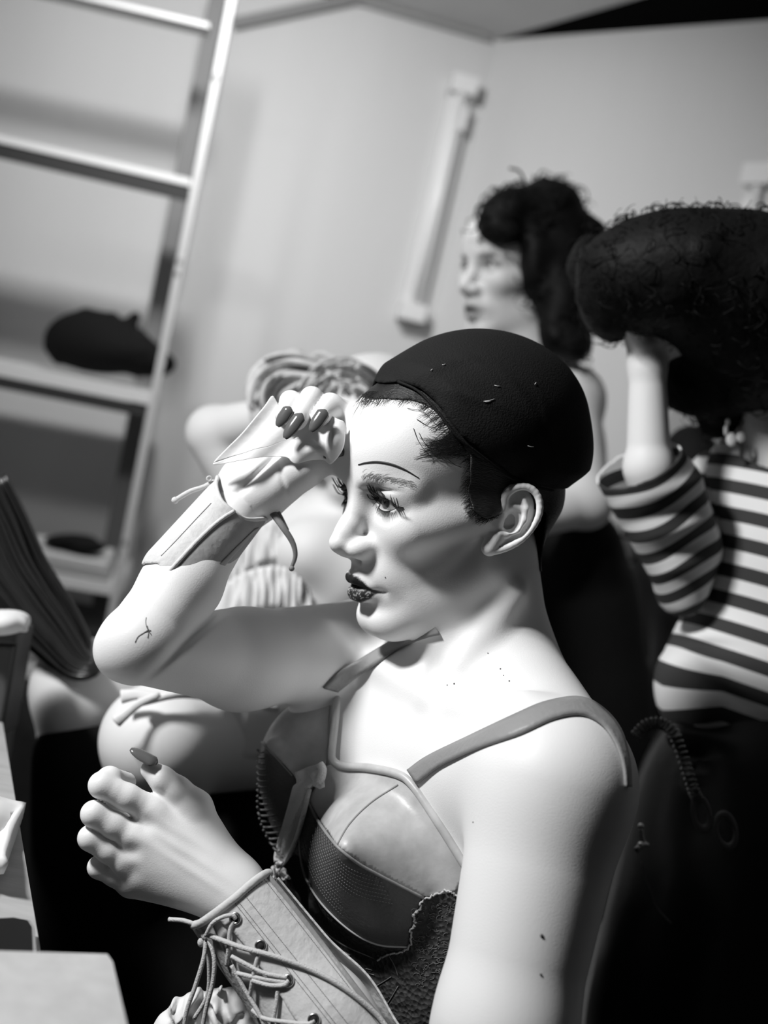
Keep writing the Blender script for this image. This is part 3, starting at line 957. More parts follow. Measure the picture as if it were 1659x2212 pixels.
# ------------------------------------------------------------------ nails
def nail(base, tip, width, nrm, name='fingernail', curl=0.25):
    base, tip = np.asarray(base), np.asarray(tip); ax = tip - base; ln = np.linalg.norm(ax); ax = ax / ln
    nrm = np.asarray(nrm, float); nrm = nrm - ax * (nrm @ ax); nrm /= np.linalg.norm(nrm); sd = np.cross(ax, nrm)
    G = np.zeros((14, 9, 3))
    for i in range(14):
        t = i / 13
        wd = width * (math.sqrt(max(0, 1 - ((t - 0.30) / 0.30) ** 2)) if t < 0.12 else (1.0 if t < 0.5 else math.sqrt(max(0.0, 1 - ((t - 0.5) / 0.52) ** 1.7))))
        wd = max(wd, width * 0.12)
        for j in range(9):
            a = (j - 4) / 4
            G[i, j] = base + ax * ln * t + sd * wd * a * 0.5 + nrm * (width * 0.22 * (1 - a * a) * (wd / width) - width * curl * t * t)
    MB().grid(G, 0.0006).build(name, NAIL, PERSON)


cz = np.array([0, 0, 1.0])
nail(C(627, 880, 0.8935), C(599, 920, 0.892), 0.0095, cz + [-0.3, 0.1, 0], curl=0.1)
nail(C(652, 894, 0.889), C(615, 946, 0.884), 0.0100, cz + [-0.2, 0.2, 0], curl=0.1)
nail(C(703, 886, 0.891), C(672, 931, 0.886), 0.0100, cz + [-0.1, 0.1, 0], curl=0.1)
nail(C(744, 972, 0.910), C(700, 985, 0.902), 0.008, cz, 'thumbnail')
nail(C(339, 1650, 0.865), C(282, 1621, 0.868), 0.0105, np.array([0.35, 0.75, 0.55]), 'thumbnail', curl=-0.1)
nail(C(268, 1678, 0.884), C(292, 1684, 0.899), 0.0095, np.array([0.4, 0.3, 0.6]), curl=0.2)

# ------------------------------------------------------------------ bustier
ap_n = C(755, 1836, 0.846); bs_n = C(850, 1864, 0.918)
ap_f = C(598, 1620, 0.968); bs_f = C(695, 1690, 1.005); bs_f = bs_f - (ap_f - bs_f) * 0.30
ARMT = Grp([Grp(torso), arm1, arm2])
TORS = Grp(torso[:4] + [Grp(torso[4:6])] + breast_near + breast_far)
BRA = Grp([Off(TORS, 0.0035), Cap(bs_n, ap_n, 0.068, 0.012, 0.006), Cap(bs_f, ap_f, 0.063, 0.011, 0.010)])
v, q = polygonise(BRA, 0.0018, lo=C(500, 2420, 1.0) - [0, 0, 0.2], hi=C(1420, 1440, 0.93) + [0, 0, 0.15])
pp = PX(v); nn = vnormals(v, q)
front = (nn * v).sum(1) < 0.012
tl3 = (v - C(905, 1850, 0.90)) @ TAX.T     # forward, left, up
P_NU = [(700, 1650), (722, 1650), (760, 1655), (858, 1672), (893, 1695), (940, 1765), (1010, 1878), (985, 1930), (914, 1939), (815, 1888), (760, 1855), (727, 1827), (690, 1775), (662, 1728), (684, 1690)]
P_FU = [(697, 1480), (718, 1488), (713, 1560), (706, 1650), (684, 1690), (662, 1728), (632, 1675), (600, 1640), (560, 1604), (540, 1580), (600, 1520)]
P_NL = [(662, 1728), (727, 1827), (815, 1888), (914, 1939), (888, 1990), (882, 2048), (815, 2045), (756, 2012), (697, 1957), (660, 1900), (646, 1821), (646, 1770)]
P_FL = [(500, 1560), (560, 1604), (632, 1675), (662, 1728), (646, 1770), (646, 1821), (660, 1900), (640, 1930), (598, 1874), (500, 1800)]
P_BASE = [(646, 1821), (660, 1900), (697, 1957), (756, 2012), (815, 2045), (882, 2048), (888, 1990), (914, 1939), (985, 1930), (1010, 1878), (1500, 1878), (1500, 2500), (500, 2500), (500, 1860), (598, 1874), (640, 1930)]
BUST = tag(bpy.data.objects.new('bustier', None)); COL.objects.link(BUST); BUST.parent = PERSON
back = ~front & (tl3[:, 2] < 0.0)
used = np.zeros(len(v), bool)
for nm, pl, mt, lab in (('upper_cup', P_NU, SATIN, 'pale satin upper cup'), ('upper_cup', P_FU, SATIN, 'pale satin upper cup'),
                        ('quilted_cup', P_NL, QUILT, 'dark quilted lower cup'), ('quilted_cup', P_FL, QUILT, 'dark quilted lower cup'), ('bodice', P_BASE, LACE, 'dark lace body')):
    kp = in_poly(pp, pl)
    # grow by a ring so that neighbours overlap under the seams
    if nm == 'bodice': kp = (kp & front) | back
    else: kp = kp & (front | (tl3[:, 0] > 0.03))
    g = kp[q].any(1); kv = kp.copy()
    if mt is not SATIN: kv[q[g].ravel()] = True
    vs_, qs_ = submesh(v, q, kv)
    vs_ = relax_rim(vs_, qs_, 10); vs_, qs_ = shell(vs_, qs_, 0.0012)
    make(nm, vs_, qs_, mt, BUST, label=lab)


SATIN_S = mat('satin_strap', 0.27, 0.45, bump=0.3, bscale=200, spec=0.4)


def seam(pts, r, node=BRA, off=0.0, n=60, mb=None, sides=6):
    P = drape(node, pts, off, dense=n); m_ = mb or MB(); m_.tube(P, r, sides); return m_


def stitches(mb, pts, node=BRA, off=0.0004, r=0.0003, step=5.0, dash=0.6):
    S = spline(pts, 200); L_ = np.r_[0, np.cumsum(np.linalg.norm(np.diff(S, axis=0), axis=1))]
    n = max(2, int(L_[-1] / step)); a = np.arange(n) / n * L_[-1]; b = a + L_[-1] / n * dash
    f = lambda t: np.stack([np.interp(t, L_, S[:, 0]), np.interp(t, L_, S[:, 1])], -1)
    PA, PB = drape_many(node, [f(a), f(b)], off, iters=60)
    for x, y in zip(PA, PB):
        if np.linalg.norm(x - y) < 0.008: mb.tube([x, y], r, 4)


neck = [(730, 1494), (724, 1560), (717, 1625), (722, 1645), (745, 1655), (800, 1659), (858, 1672), (890, 1695), (940, 1768), (1008, 1876)]
seam(neck, 0.0034, off=0.001, n=90, sides=8).build('neckline_piping', SATIN, BUST)
sm = MB()
seam([(664, 1730), (690, 1778), (727, 1827), (770, 1862), (815, 1888), (914, 1939)], 0.0013, mb=sm, off=0.0010)
seam([(632, 1675), (600, 1640), (566, 1604)], 0.0013, mb=sm, off=0.0010)
seam([(727, 1827), (755, 1780), (800, 1735), (860, 1695)], 0.0008, mb=sm, off=0.0001)
sm.build('cup_seam', SATIN_S, BUST)
hi = MB()
seam([(646, 1800), (649, 1850), (662, 1900), (697, 1955), (756, 2010), (815, 2040), (882, 2046)], 0.0009, mb=hi, off=0.0010)
seam([(598, 1874), (630, 1935), (673, 1986), (736, 2038), (815, 2073)], 0.0006, mb=hi, off=0.0006)
hi.build('underwire_piping', THREAD, BUST)
sq = MB()
inner = spline([(722, 1815), (728, 1840), (745, 1865), (775, 1880), (820, 1893)], 24); outer = spline([(652, 1745), (650, 1825), (690, 1925), (770, 2000), (890, 2030)], 24)
for k in range(15):
    f = (k + 0.6) / 15
    stitches(sq, inner * (1 - f) + outer * f, step=6.5, r=0.00030, off=0.0006)
for o_ in (5, -6):
    stitches(sq, [(x + o_, y - o_ * 0.8) for x, y in neck[5:]], step=5)
sq.build('stitching', THREAD_D, BUST)
rb = MB()
for k in range(19):
    y = 1622 + k * 12.5; x0 = 556 + max(0, k - 9) ** 2 * 0.55; x1 = min(632 + k * 1.2, 600 + k * 9)
    P = drape(BRA, spline([(x0 - 1, y - 4), (x0 + 8, y + 3), ((x0 + x1) / 2 + 4, y - 2), (x1, y - 14)], 12), 0.0)
    rb.tube(P, 0.0011, 6)
rb.build('quilting_rib', QUILT, BUST)
le = MB()
edge = [(1008, 1876), (1004, 1905), (990, 1935), (970, 1925), (945, 1930), (914, 1945), (905, 1965), (893, 1975), (897, 1995), (888, 2010), (886, 2045), (862, 2058), (840, 2062), (815, 2073)]
P = drape(BRA, edge, 0.001, dense=120) + rng.normal(0, 0.0006, (120, 3)); le.tube(P, 0.0008, 5)
ll = MB(); LQ = []
for i in range(170):
    x = rng.uniform(895, 1000); y = rng.uniform(1950, 2130); n_ = rng.uniform(3, 9)
    if x > 1005 - (y - 1880) * 0.22: continue
    t0 = rng.random() * 6; LQ.append(np.array([(x + n_ * math.cos(t0 + a), y + n_ * 0.7 * math.sin(t0 + a)) for a in np.linspace(0, 2.6, 7)]))
for P in drape_many(BRA, LQ, 0.0004, iters=50): ll.tube(P, 0.00022, 4)
ll.build('lace_pattern', mat('lace_thread', 0.14, 0.7), BUST)
for x, y, x2, y2 in ((860, 2130, 815, 2195), (845, 2110, 775, 2150), (838, 2062, 860, 2110)):
    MB().tube(drape(BRA, [(x, y), ((x + x2) / 2 + 3, (y + y2) / 2), (x2, y2)], 0.0004, dense=8), 0.0004, 4).build('seam_line', mat('lace_thread', 0.14, 0.7), BUST)
le.build('lace_trim', THREAD, BUST)


def ribbon(pa, pb, node, off, thick, n=40, m_=5, dense=True):
    A = spline(pa, n) if dense else np.asarray(pa, float); Bp = spline(pb, n) if dense else np.asarray(pb, float)
    G = np.stack([drape(node, A * (1 - t) + Bp * t, off) for t in np.linspace(0, 1, m_)], 1)
    return MB().grid(G, -thick)


BODYT = Grp([trunk, arm2])
SATIN_S = mat('satin_strap', 0.27, 0.45, bump=0.3, bscale=200, spec=0.4)
ribbon([(878, 1663), (922, 1632), (1012, 1588), (1120, 1537), (1180, 1513), (1250, 1503), (1300, 1524), (1342, 1572), (1362, 1640), (1366, 1700)],
       [(898, 1694), (949, 1654), (1032, 1614), (1120, 1584), (1195, 1550), (1255, 1540), (1300, 1560), (1330, 1600), (1348, 1650), (1354, 1700)], BODYT, 0.0030, 0.0022, 70).build('strap', SATIN_S, BUST)
ribbon([(700, 1488), (736, 1450), (796, 1411), (855, 1377), (900, 1357), (935, 1346)], [(730, 1496), (784, 1454), (855, 1401), (919, 1379), (950, 1372)], ARMT, 0.0030, 0.0022, 50).build('strap', SATIN_S, BUST)
ribbon([(590, 1872), (606, 1868), (640, 1930), (674, 1993)], [(596, 1895), (600, 1905), (628, 1960), (650, 2018)], BRA, 0.0025, 0.002, 20).build('busk_panel', COTTON, BUST)
for pa, pb in ((((651, 2016), (740, 2075)), ((640, 1993), (672, 1990))),):
    pass
ribbon([(655, 1985), (664, 1995)], [(672, 1990), (655, 2020)], BRA, 0.004, 0.002, 6, 4, False).build('tab', COTTON_D, BUST)
ribbon([(735, 2050), (700, 2100)], [(757, 2062), (725, 2115)], BRA, 0.004, 0.002, 6, 4).build('tab', COTTON_D, BUST)
zg = MB()
for k in range(9):
    x = 790 - k * 7; y = 2092 + k * 9
    zg.tube(drape(BRA, [(x, y), (x + 14, y + 4), (x + 4, y + 10), (x + 18, y + 14)], 0.0008), 0.00035, 4)
zg.build('zigzag_stitch', THREAD, BUST)

# tulle bow at the centre of the neckline
TUL = mat('tulle', 0.80, 0.8, bump=0.9, bscale=900)


def sheet(rows, name, material, parent, off, node=BRA, wob=0.0, thick=0.0006, n=30, m_=9):
    """rows: list of (left px, right px) pairs down the sheet; puffed off the surface"""
    A = spline([r[0] for r in rows], n); Bp = spline([r[1] for r in rows], n); G = np.zeros((n, m_, 3))
    for j in range(m_):
        t = j / (m_ - 1)
        P = drape(node, A * (1 - t) + Bp * t, off)
        G[:, j] = P + np.array([0, 0, 1.0]) * (wob * np.sin(t * 9 + np.linspace(0, 4, n)))[:, None]
    return MB().grid(G, thick).build(name, material, parent)


BOW = sheet([((636, 1668), (690, 1648)), ((640, 1690), (698, 1672)), ((632, 1700), (672, 1700)), ((622, 1740), (668, 1718)), ((608, 1790), (650, 1760)), ((595, 1835), (636, 1810)), ((592, 1862), (628, 1850)), ((598, 1872), (612, 1866))],
            'bow', TUL, BUST, 0.006, wob=0.0015)
sheet([((672, 1668), (696, 1660)), ((675, 1695), (700, 1690)), ((690, 1705), (700, 1700))], 'bow_knot', TUL, BUST, 0.010)
kn = MB().tube(drape(BRA, [(690, 1650), (697, 1662), (694, 1680), (688, 1690)], 0.009, dense=14), 0.0035, 8)
kn.build('bow_loop', TUL, BUST)
tm = MB()
for k in range(34):
    f = k / 33; y0 = 1735 + 118 * f
    xa = np.interp(y0, [1735, 1790, 1835, 1862], [622, 609, 596, 593]); xb = np.interp(y0, [1735, 1790, 1835, 1862], [664, 645, 632, 624])
    tm.tube(drape(BRA, [(xa, y0 + 4), ((xa + xb) / 2, y0), (xb, y0 - 6)], 0.0082), 0.00022, 4)
tm.build('mesh_threads', mat('tulle_thread', 0.8, 0.8), BUST)
MB().tube(drape(BRA, [(668, 1705), (655, 1760), (640, 1812), (622, 1850), (600, 1880), (590, 1905)], 0.008, dense=30), 0.0022, 6).build('bow_edge', TUL, BUST)

# ------------------------------------------------------------------ near wrist corset
fa = [Cap(W2, W2 * 0.55 + EL2 * 0.45, 0.0225, 0.031), Cap(W2 * 0.55 + EL2 * 0.45, EL2, 0.031, 0.036, 0.02)]
CUF = Grp([Off(Grp(fa), 0.0055), Cap(C(500, 1944, 0.868), C(638, 2130, 0.850), 0.0335, 0.0345, 0.01), Cap(C(638, 2130, 0.850), C(760, 2300, 0.835), 0.0345, 0.0375, 0.005)])
ax2 = (EL2 - W2) / np.linalg.norm(EL2 - W2)


def cuff_piece(node, poly, name, material, parent, off=0.0, hq=0.0016, lo=None, hi=None, thick=0.0016, axis=None, org=None, length=0.3, start=0.0, wholeback=True):
    nd = Off(node, off) if off else node
    v, q = polygonise(nd, hq, lo, hi); p = PX(v); n_ = vnormals(v, q); fr = (n_ * v).sum(1) < 0.0
    along = (v - org) @ axis
    kp = in_poly(p, poly) & fr
    if wholeback: kp |= ~fr & (along > start) & (along < length)
    v, q = submesh(v, q, kp); v = relax_rim(v, q, 5); v, q = shell(v, q, thick)
    return make(name, v, q, material, parent)


lo2, hi2 = C(395, 2330, 0.95) - [0, 0, 0.08], C(960, 1820, 0.85) + [0.02, 0, 0.12]
CF = tag(bpy.data.objects.new('wrist_corset', None)); COL.objects.link(CF); CF.parent = PERSON
cuff_piece(CUF, [(424, 2000), (573, 1889), (660, 1990), (840, 2225), (900, 2330), (720, 2330), (640, 2210), (591, 2134), (515, 2028), (470, 1990)], 'front_panel', COTTON, CF, 0.0016, lo=lo2, hi=hi2, axis=ax2, org=W2, start=0.012, length=0.2)
cuff_piece(CUF, [(424, 2000), (573, 1889), (900, 2330), (480, 2330)], 'tongue', COTTON, CF, -0.0012, lo=lo2, hi=hi2, axis=ax2, org=W2, wholeback=False)
cuff_piece(CUF, [(424, 2000), (455, 1990), (480, 2050), (530, 2135), (600, 2260), (560, 2330), (380, 2330), (380, 2000)], 'lacing_flap', COTTON_D, CF, 0.0018, lo=lo2, hi=hi2, axis=ax2, org=W2, wholeback=False)
C2 = Off(CUF, 0.0016)
MB().tube(drape(C2, [(418, 1999), (440, 1990), (500, 1946), (548, 1905), (573, 1888), (583, 1886)], 0.0005, dense=40), 0.0032, 8).build('top_piping', COTTON, CF)
MB().tube(drape(C2, [(578, 1892), (620, 1942), (700, 2045), (780, 2150), (850, 2240)], 0.0006, dense=60), 0.0022, 8, flat=0.5).build('side_piping', SATIN_S, CF)
ss = MB()
for o1, o2 in (((505, 1948), (800, 2320)), ((512, 1944), (808, 2316)), ((527, 1932), (830, 2310)), ((571, 1899), (850, 2255))):
    stitches(ss, [o1, ((o1[0] + o2[0]) / 2, (o1[1] + o2[1]) / 2), o2], C2, 0.0002, 0.00022, 4.5)
stitches(ss, [(432, 2004), (500, 1955), (570, 1902)], C2, 0.0003, 0.0003, 7)
ss.build('stitching', THREAD_D, CF)
eys = [(508, 1984), (563, 2044), (622, 2118), (678, 2203)]
for e in eys:
    P = drape(C2, [e], 0.0008)[0]; N_ = grad(C2, P[None])[0]
    eo = MB().torus(P, N_, 0.0036, 0.0011, 22, 8).build('eyelet', METAL, CF)
    MB().ball(P - N_ * 0.0008, 0.0030, 6).build('hole', mat('hole', 0.01, 0.9), CF)


def cord(pts, mb, r=0.0016, off=0.002, node=C2, n=36, lift=None):
    P = drape(node, pts, off, dense=n)
    if lift is not None: P = P + np.array([0, 0, 1.0]) * np.interp(np.linspace(0, 1, n), np.linspace(0, 1, len(lift)), lift)[:, None]
    mb.tube(P, r, 8)


lc = MB()
cord([(446, 2018), (460, 1992), (482, 1978), (502, 1976), (509, 1985)], lc, lift=(0.003, 0.003, 0))
cord([(506, 1988), (497, 2010), (494, 2045), (490, 2085)], lc, off=0.001)
cord([(450, 2020), (520, 2046), (600, 2068), (680, 2098), (750, 2138), (812, 2190), (850, 2240)], lc, off=0.0028, n=60, r=0.0019)
cord([(562, 2050), (552, 2085), (545, 2120), (540, 2150)], lc, off=0.001)
cord([(500, 2066), (530, 2082), (570, 2102), (620, 2112)], lc)
cord([(504, 2100), (545, 2110), (590, 2118), (622, 2122)], lc, off=0.0014)
cord([(545, 2118), (580, 2128), (612, 2128), (624, 2118)], lc, off=0.0024)
cord([(500, 2085), (530, 2140), (560, 2190), (575, 2225)], lc, off=0.002)
cord([(600, 2140), (596, 2175), (588, 2215)], lc, off=0.0002)
cord([(545, 2182), (570, 2200), (620, 2208), (665, 2212), (680, 2204)], lc, off=0.002)
lc.build('lacing_cord', CORD, CF)
kd = C(446, 2020, 0.842)
tb = MB()
for p in ([kd, C(425, 2000, .842), C(398, 1989, .845), C(365, 1986, .85)], [kd, C(440, 2070, .838), C(422, 2130, .836), C(402, 2190, .835), C(395, 2260, .835)],
          [kd, C(462, 2065, .836), C(460, 2120, .834), C(445, 2180, .834), C(432, 2250, .834)], [kd, C(452, 2090, .845), C(448, 2150, .848), C(420, 2200, .85)]):
    tb.tube(spline(p, 30), 0.0017, 8)
tb.ball(kd, (0.0042, 0.0036, 0.0036), 8); tb.torus(kd, [1, 0.3, 0.3], 0.003, 0.0014); tb.ball(C(434, 2036, .842), (0.0026, 0.0035, 0.0026), 6)
tb.build('tied_cord', CORD, CF)

# ------------------------------------------------------------------ raised wrist corset
CU1 = Grp([Cap(C(526, 1073, 0.948), C(402, 1222, 0.886), 0.0272, 0.0290), Cap(C(402, 1222, 0.886), C(385, 1242, 0.878), 0.0290, 0.0292)])
ax1 = (C(402, 1222, 0.886) - C(526, 1073, 0.948)); ln1 = np.linalg.norm(ax1); ax1 /= ln1
v, q = polygonise(CU1, 0.0016); al = (v - C(526, 1073, 0.948)) @ ax1; p = PX(v)
CG = tag(bpy.data.objects.new('wrist_corset', None)); COL.objects.link(CG); CG.parent = PERSON
wrist_line = [(440, 1010), (470, 1032), (467, 1051), (479, 1083), (506, 1107), (533, 1122), (579, 1122), (640, 1080)]
fr = (vnormals(v, q) * v).sum(1) < 0
body_poly = [(470, 1028), (467, 1051), (479, 1083), (506, 1107), (533, 1122), (585, 1120), (560, 1180), (470, 1300), (452, 1270), (400, 1258), (357, 1247), (345, 1215), (300, 1215), (400, 1060)]
fold = [(506, 1104), (470, 1128), (430, 1165), (390, 1208), (357, 1245)]
kp = (in_poly(p, body_poly) & fr) | (~fr & (al > 0.008) & (al < ln1))
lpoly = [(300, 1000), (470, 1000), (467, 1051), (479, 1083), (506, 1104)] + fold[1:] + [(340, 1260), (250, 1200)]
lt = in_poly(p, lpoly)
for nm, kk, mt in (('light_panel', kp & lt, COTTON), ('shaded_panel', kp & ~lt, mat('cotton_shaded', 0.34, 0.7, bump=0.4, bscale=120, var=0.12, vscale=50))):  # half turned away from the key has shade put into its colour
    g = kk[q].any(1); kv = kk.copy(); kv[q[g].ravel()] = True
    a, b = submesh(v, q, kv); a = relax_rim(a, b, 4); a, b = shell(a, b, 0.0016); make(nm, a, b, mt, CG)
pi_ = MB()
for ln_, r in ((fold, 0.0017), ([(470, 1030), (467, 1051), (479, 1083), (506, 1106), (533, 1122), (582, 1120)], 0.0018)):
    pi_.tube(drape(CU1, ln_, 0.0003, dense=30), r, 7)
pi_.build('piping', COTTON, CG)
pj = MB(); pj.tube(drape(CU1, [(357, 1246), (380, 1256), (420, 1264), (450, 1266)], 0.0, dense=20), 0.0018, 6)
pj.tube(drape(CU1, [(456, 1087), (420, 1125), (380, 1168), (348, 1201)], 0.0, dense=20), 0.0004, 4)
pj.tube(drape(CU1, [(552, 1143), (515, 1178), (470, 1225), (432, 1264)], 0.0, dense=20), 0.0006, 4)
pj.build('dark_binding', SATIN_S, CG)
ribbon([(560, 1140), (520, 1185), (470, 1240), (450, 1262)], [(552, 1143), (505, 1188), (455, 1240), (432, 1264)], CU1, 0.0008, 0.0008, 20).build('trim_tape', COTTON_D, CG)
tc_ = MB()
tc_.tube(spline([C(462, 1040, .935), C(440, 1052, .93), (C(410, 1062, .925)), C(378, 1081, .92)], 20), 0.0021, 8); tc_.ball(C(378, 1081, .92), 0.0030, 6)
tc_.torus(C(452, 1034, .93), [0.2, 0, 1], 0.0018, 0.0008)
tc_.build('cord_end', COTTON, CG)
td = MB(); td.tube(spline([C(588, 1106, .935), C(612, 1140, .93), C(632, 1172, .93), C(638, 1200, .93), C(630, 1226, .93)], 24), np.linspace(0.0032, 0.0015, 24), 8, flat=0.6)
td.ball(C(630, 1228, .93), 0.0024, 6); td.tube(spline([C(598, 1102, .938), C(610, 1125, .936), C(620, 1146, .934)], 8), 0.0020, 6)
td.build('cord_end', mat('grey_cord', 0.18, 0.7), CG)

# ------------------------------------------------------------------ tissue in the raised hand
TISS = mat('tissue_paper', 0.92, 0.9, bump=0.35, bscale=60, sss=0.0)
outl = spline([(461, 1000), (490, 968), (522, 936), (552, 900), (572, 876), (588, 855), (596, 866), (606, 890), (640, 898), (672, 900), (700, 892), (728, 906), (743, 914), (744, 940), (738, 972), (716, 1001), (700, 992), (672, 992), (640, 1001), (630, 997), (618, 988), (570, 987), (520, 995), (475, 1003)], 120, closed=True)
cen = np.array([640, 945.0]); G = []
depth = lambda x, y: (0.9085 + 0.010 * max(0, (600 - x) / 140) ** 1.2 - 0.0018 * math.sin((x - 600) / 22.0) * (1 if x > 600 else 0.4) - 0.0012 * math.sin((x + y) / 15.0)
                      - 0.016 * math.exp(-((x - 722) / 26) ** 2 - ((y - 948) / 40) ** 2) - 0.007 * math.exp(-((x - 680) / 30) ** 2 - ((y - 975) / 22) ** 2))
for t in np.linspace(0.02, 1, 34):
    row = []
    for o in outl:
        p_ = cen + (o - cen) * t
        if t < 1: p_ = p_ + np.array([0, 1.5 * math.sin(p_[0] / 9)]) * (1 - t)
        row.append(C(p_[0], p_[1], depth(p_[0], p_[1])))
    row.append(row[0]); G.append(row)
ti = MB().grid(np.array(G), 0.0011)
tag(ti.build('tissue', TISS), 'white crumpled paper tissue held in the raised hand against the forehead', 'tissue')
# ================================================================== the room, world coordinates
def wray(px, py): 
    r = np.array([(px - CX) / FPX, -(py - CY) / FPX, -1.0]) @ B
    return r


def on_plane(px, py, p0, n):
    r = wray(px, py); t = ((np.asarray(p0) - CAM_POS) @ n) / (r @ n)
    return CAM_POS + r * t


def eye(Pw): return (np.asarray(Pw, float) - CAM_POS) @ B.T


ZC = CAM_POS[2] + 1.0
CORN = np.array([0.0225, 3.054])
DL = np.array([-0.985, -0.17]); DL /= np.linalg.norm(DL)
DR = np.array([0.745, -0.667]); DR /= np.linalg.norm(DR)
NL = np.array([-DL[1], DL[0], 0.0]); NL = NL if NL[1] < 0 else -NL       # into the room
NR = np.array([DR[1], -DR[0], 0.0]); NR = NR if NR[1] < 0 else -NR
WALLM = mat('painted_wall', 0.62, 0.8, bump=0.15, bscale=30, var=0.04, vscale=3, stretch=(1, 1, 0.15))
CEILM = mat('ceiling_board', 0.62, 0.8, var=0.05, vscale=4)
FLOORM = mat('dark_floor', 0.012, 0.7)
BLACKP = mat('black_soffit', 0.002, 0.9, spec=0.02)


def slab(name, pts, nrm, t, material):
    """polygon (world) with thickness away from the room"""
    P = np.array(pts, float); Q_ = P - np.asarray(nrm) * t; n = len(P)
    F = [tuple(range(n)), tuple(range(2 * n - 1, n - 1, -1))] + [(i, i + n, (i + 1) % n + n, (i + 1) % n) for i in range(n)]
    return tag(make(name, np.vstack([P, Q_]), F, material, smooth=False, world=True), kind='structure')


c2 = lambda p, z: (p[0], p[1], z)
LE = CORN + DL * 3.2; RE = CORN + DR * 2.6
slab('wall_left', [c2(CORN, 0), c2(LE, 0), c2(LE, ZC), c2(CORN, ZC)], NL, 0.1, WALLM)
slab('wall_right', [c2(RE, 0), c2(CORN, 0), c2(CORN, ZC), c2(RE, ZC)], NR, 0.1, WALLM)
poly = [CORN, LE, (LE[0], -0.6), (RE[0], -0.6), RE]
slab('floor', [c2(p, 0) for p in poly], (0, 0, 1), 0.1, FLOORM)
slab('ceiling', [c2(p, ZC) for p in poly[::-1]], (0, 0, -1), 0.1, CEILM)
# dark strip of ceiling along the right wall
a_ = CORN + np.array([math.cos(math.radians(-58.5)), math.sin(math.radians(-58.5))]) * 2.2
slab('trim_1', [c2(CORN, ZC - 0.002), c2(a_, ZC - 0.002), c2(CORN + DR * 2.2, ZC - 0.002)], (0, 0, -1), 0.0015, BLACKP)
# ceiling joint strip and a bar for the shelf shadow
def strip(name, p, q, w_, t, material, kind='structure'):
    p = np.asarray(p, float); q = np.asarray(q, float); d = q - p; L_ = np.linalg.norm(d); d /= L_
    up = np.array([0, 0, 1.0]); sd = np.cross(d, up); sd /= np.linalg.norm(sd); up2 = np.cross(sd, d)
    m_ = MB().box((p + q) / 2, (d, sd, up2), (L_ / 2, w_ / 2, t / 2))
    o = make(name, np.vstack(m_.V), m_.F, material, smooth=False, world=True)
    return tag(o, kind=kind)


def lw(px, py, off=0.0): return on_plane(px, py, np.array([*CORN, 0]) + NL * off, NL)
def rw(px, py, off=0.0): return on_plane(px, py, np.array([*CORN, 0]) + NR * off, NR)


strip('trim_2', c2(CORN + DL * 0.02 + NL[:2] * 0.012, ZC - 0.008), c2(CORN + DL * 3.1 + NL[:2] * 0.012, ZC - 0.008), 0.02, 0.014, mat('grey_trim', 0.30, 0.7))
SHADOWP = mat('shelf_shadow_grey', 0.22, 0.7)
strip('shadow_strip', lw(505, 52, 0.015), lw(790, -8, 0.015), 0.02, 0.026, SHADOWP)  # grey bar standing in for the shadow of the shelf top

# ------------------------------------------------------------------ unlit wall lamps
LAMPM = mat('lamp_housing', 0.78, 0.5); TUBEM = mat('lamp_tube', 0.85, 0.3)


def wall_lamp(top, bot, along, nrm, wd, label, lname='wall_lamp'):
    top, bot = np.asarray(top), np.asarray(bot); d = bot - top; L_ = np.linalg.norm(d); d /= L_
    e = empty(lname, eye(bot), label, 'lamp')
    al = np.array([*along, 0.0]); al = al - d * (al @ d); al /= np.linalg.norm(al); n_ = np.cross(d, al); n_ = n_ if n_ @ nrm > 0 else -n_
    mid = (top + bot) / 2
    def bx(nm, c, hf, m_):
        b_ = MB().box(c, (al, n_, d), hf); make(nm, np.vstack(b_.V), b_.F, m_, e, False, world=True)
    bx('housing', mid + n_ * 0.018, (wd * 0.5, 0.018, L_ / 2), LAMPM)
    for c in (top + d * 0.02, bot - d * 0.02): bx('end_cap', c + n_ * 0.034, (wd * 0.62, 0.034, 0.022), LAMPM)
    t_ = MB().tube(np.array([top + d * 0.04 + n_ * 0.05, bot - d * 0.04 + n_ * 0.05]), 0.013, 12)
    make('tube', np.vstack(t_.V), t_.F, TUBEM, e, True, world=True)
    bx('switch', top + d * 0.10 + n_ * 0.045 - al * wd * 0.35, (0.008, 0.01, 0.03), mat('switch', 0.85, 0.3))
    return e


wall_lamp(lw(997, 178), lw(880, 692), DL, NL, 0.055, 'long slim unlit tube lamp fixed upright on the wall near the corner')
wall_lamp(rw(1668, 374), rw(1590, 760), DR, NR, 0.055, 'short end of a tube lamp on the right wall, rising above the black curly hair')

# ------------------------------------------------------------------ shelving unit
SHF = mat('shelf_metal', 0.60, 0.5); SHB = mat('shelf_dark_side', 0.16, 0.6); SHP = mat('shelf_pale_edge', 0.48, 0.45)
FP = np.array([-0.60, 2.42, 0.0]); 
def fp(px, py, off=0.0): return on_plane(px, py, FP - NL * off, NL)
SU = empty('shelving_unit', eye(fp(225, 1370) * [1, 1, 0]), 'tall open metal shelving unit standing against the wall at the left', 'shelves')


def wbox(nm, corners, m_, parent, label=None):
    """eight world corners: front face a b c d, back face e f g h"""
    return make(nm, np.array(corners), [(0, 1, 2, 3), (7, 6, 5, 4), (0, 4, 5, 1), (1, 5, 6, 2), (2, 6, 7, 3), (3, 7, 4, 0)], m_, parent, False, world=True, label=label)


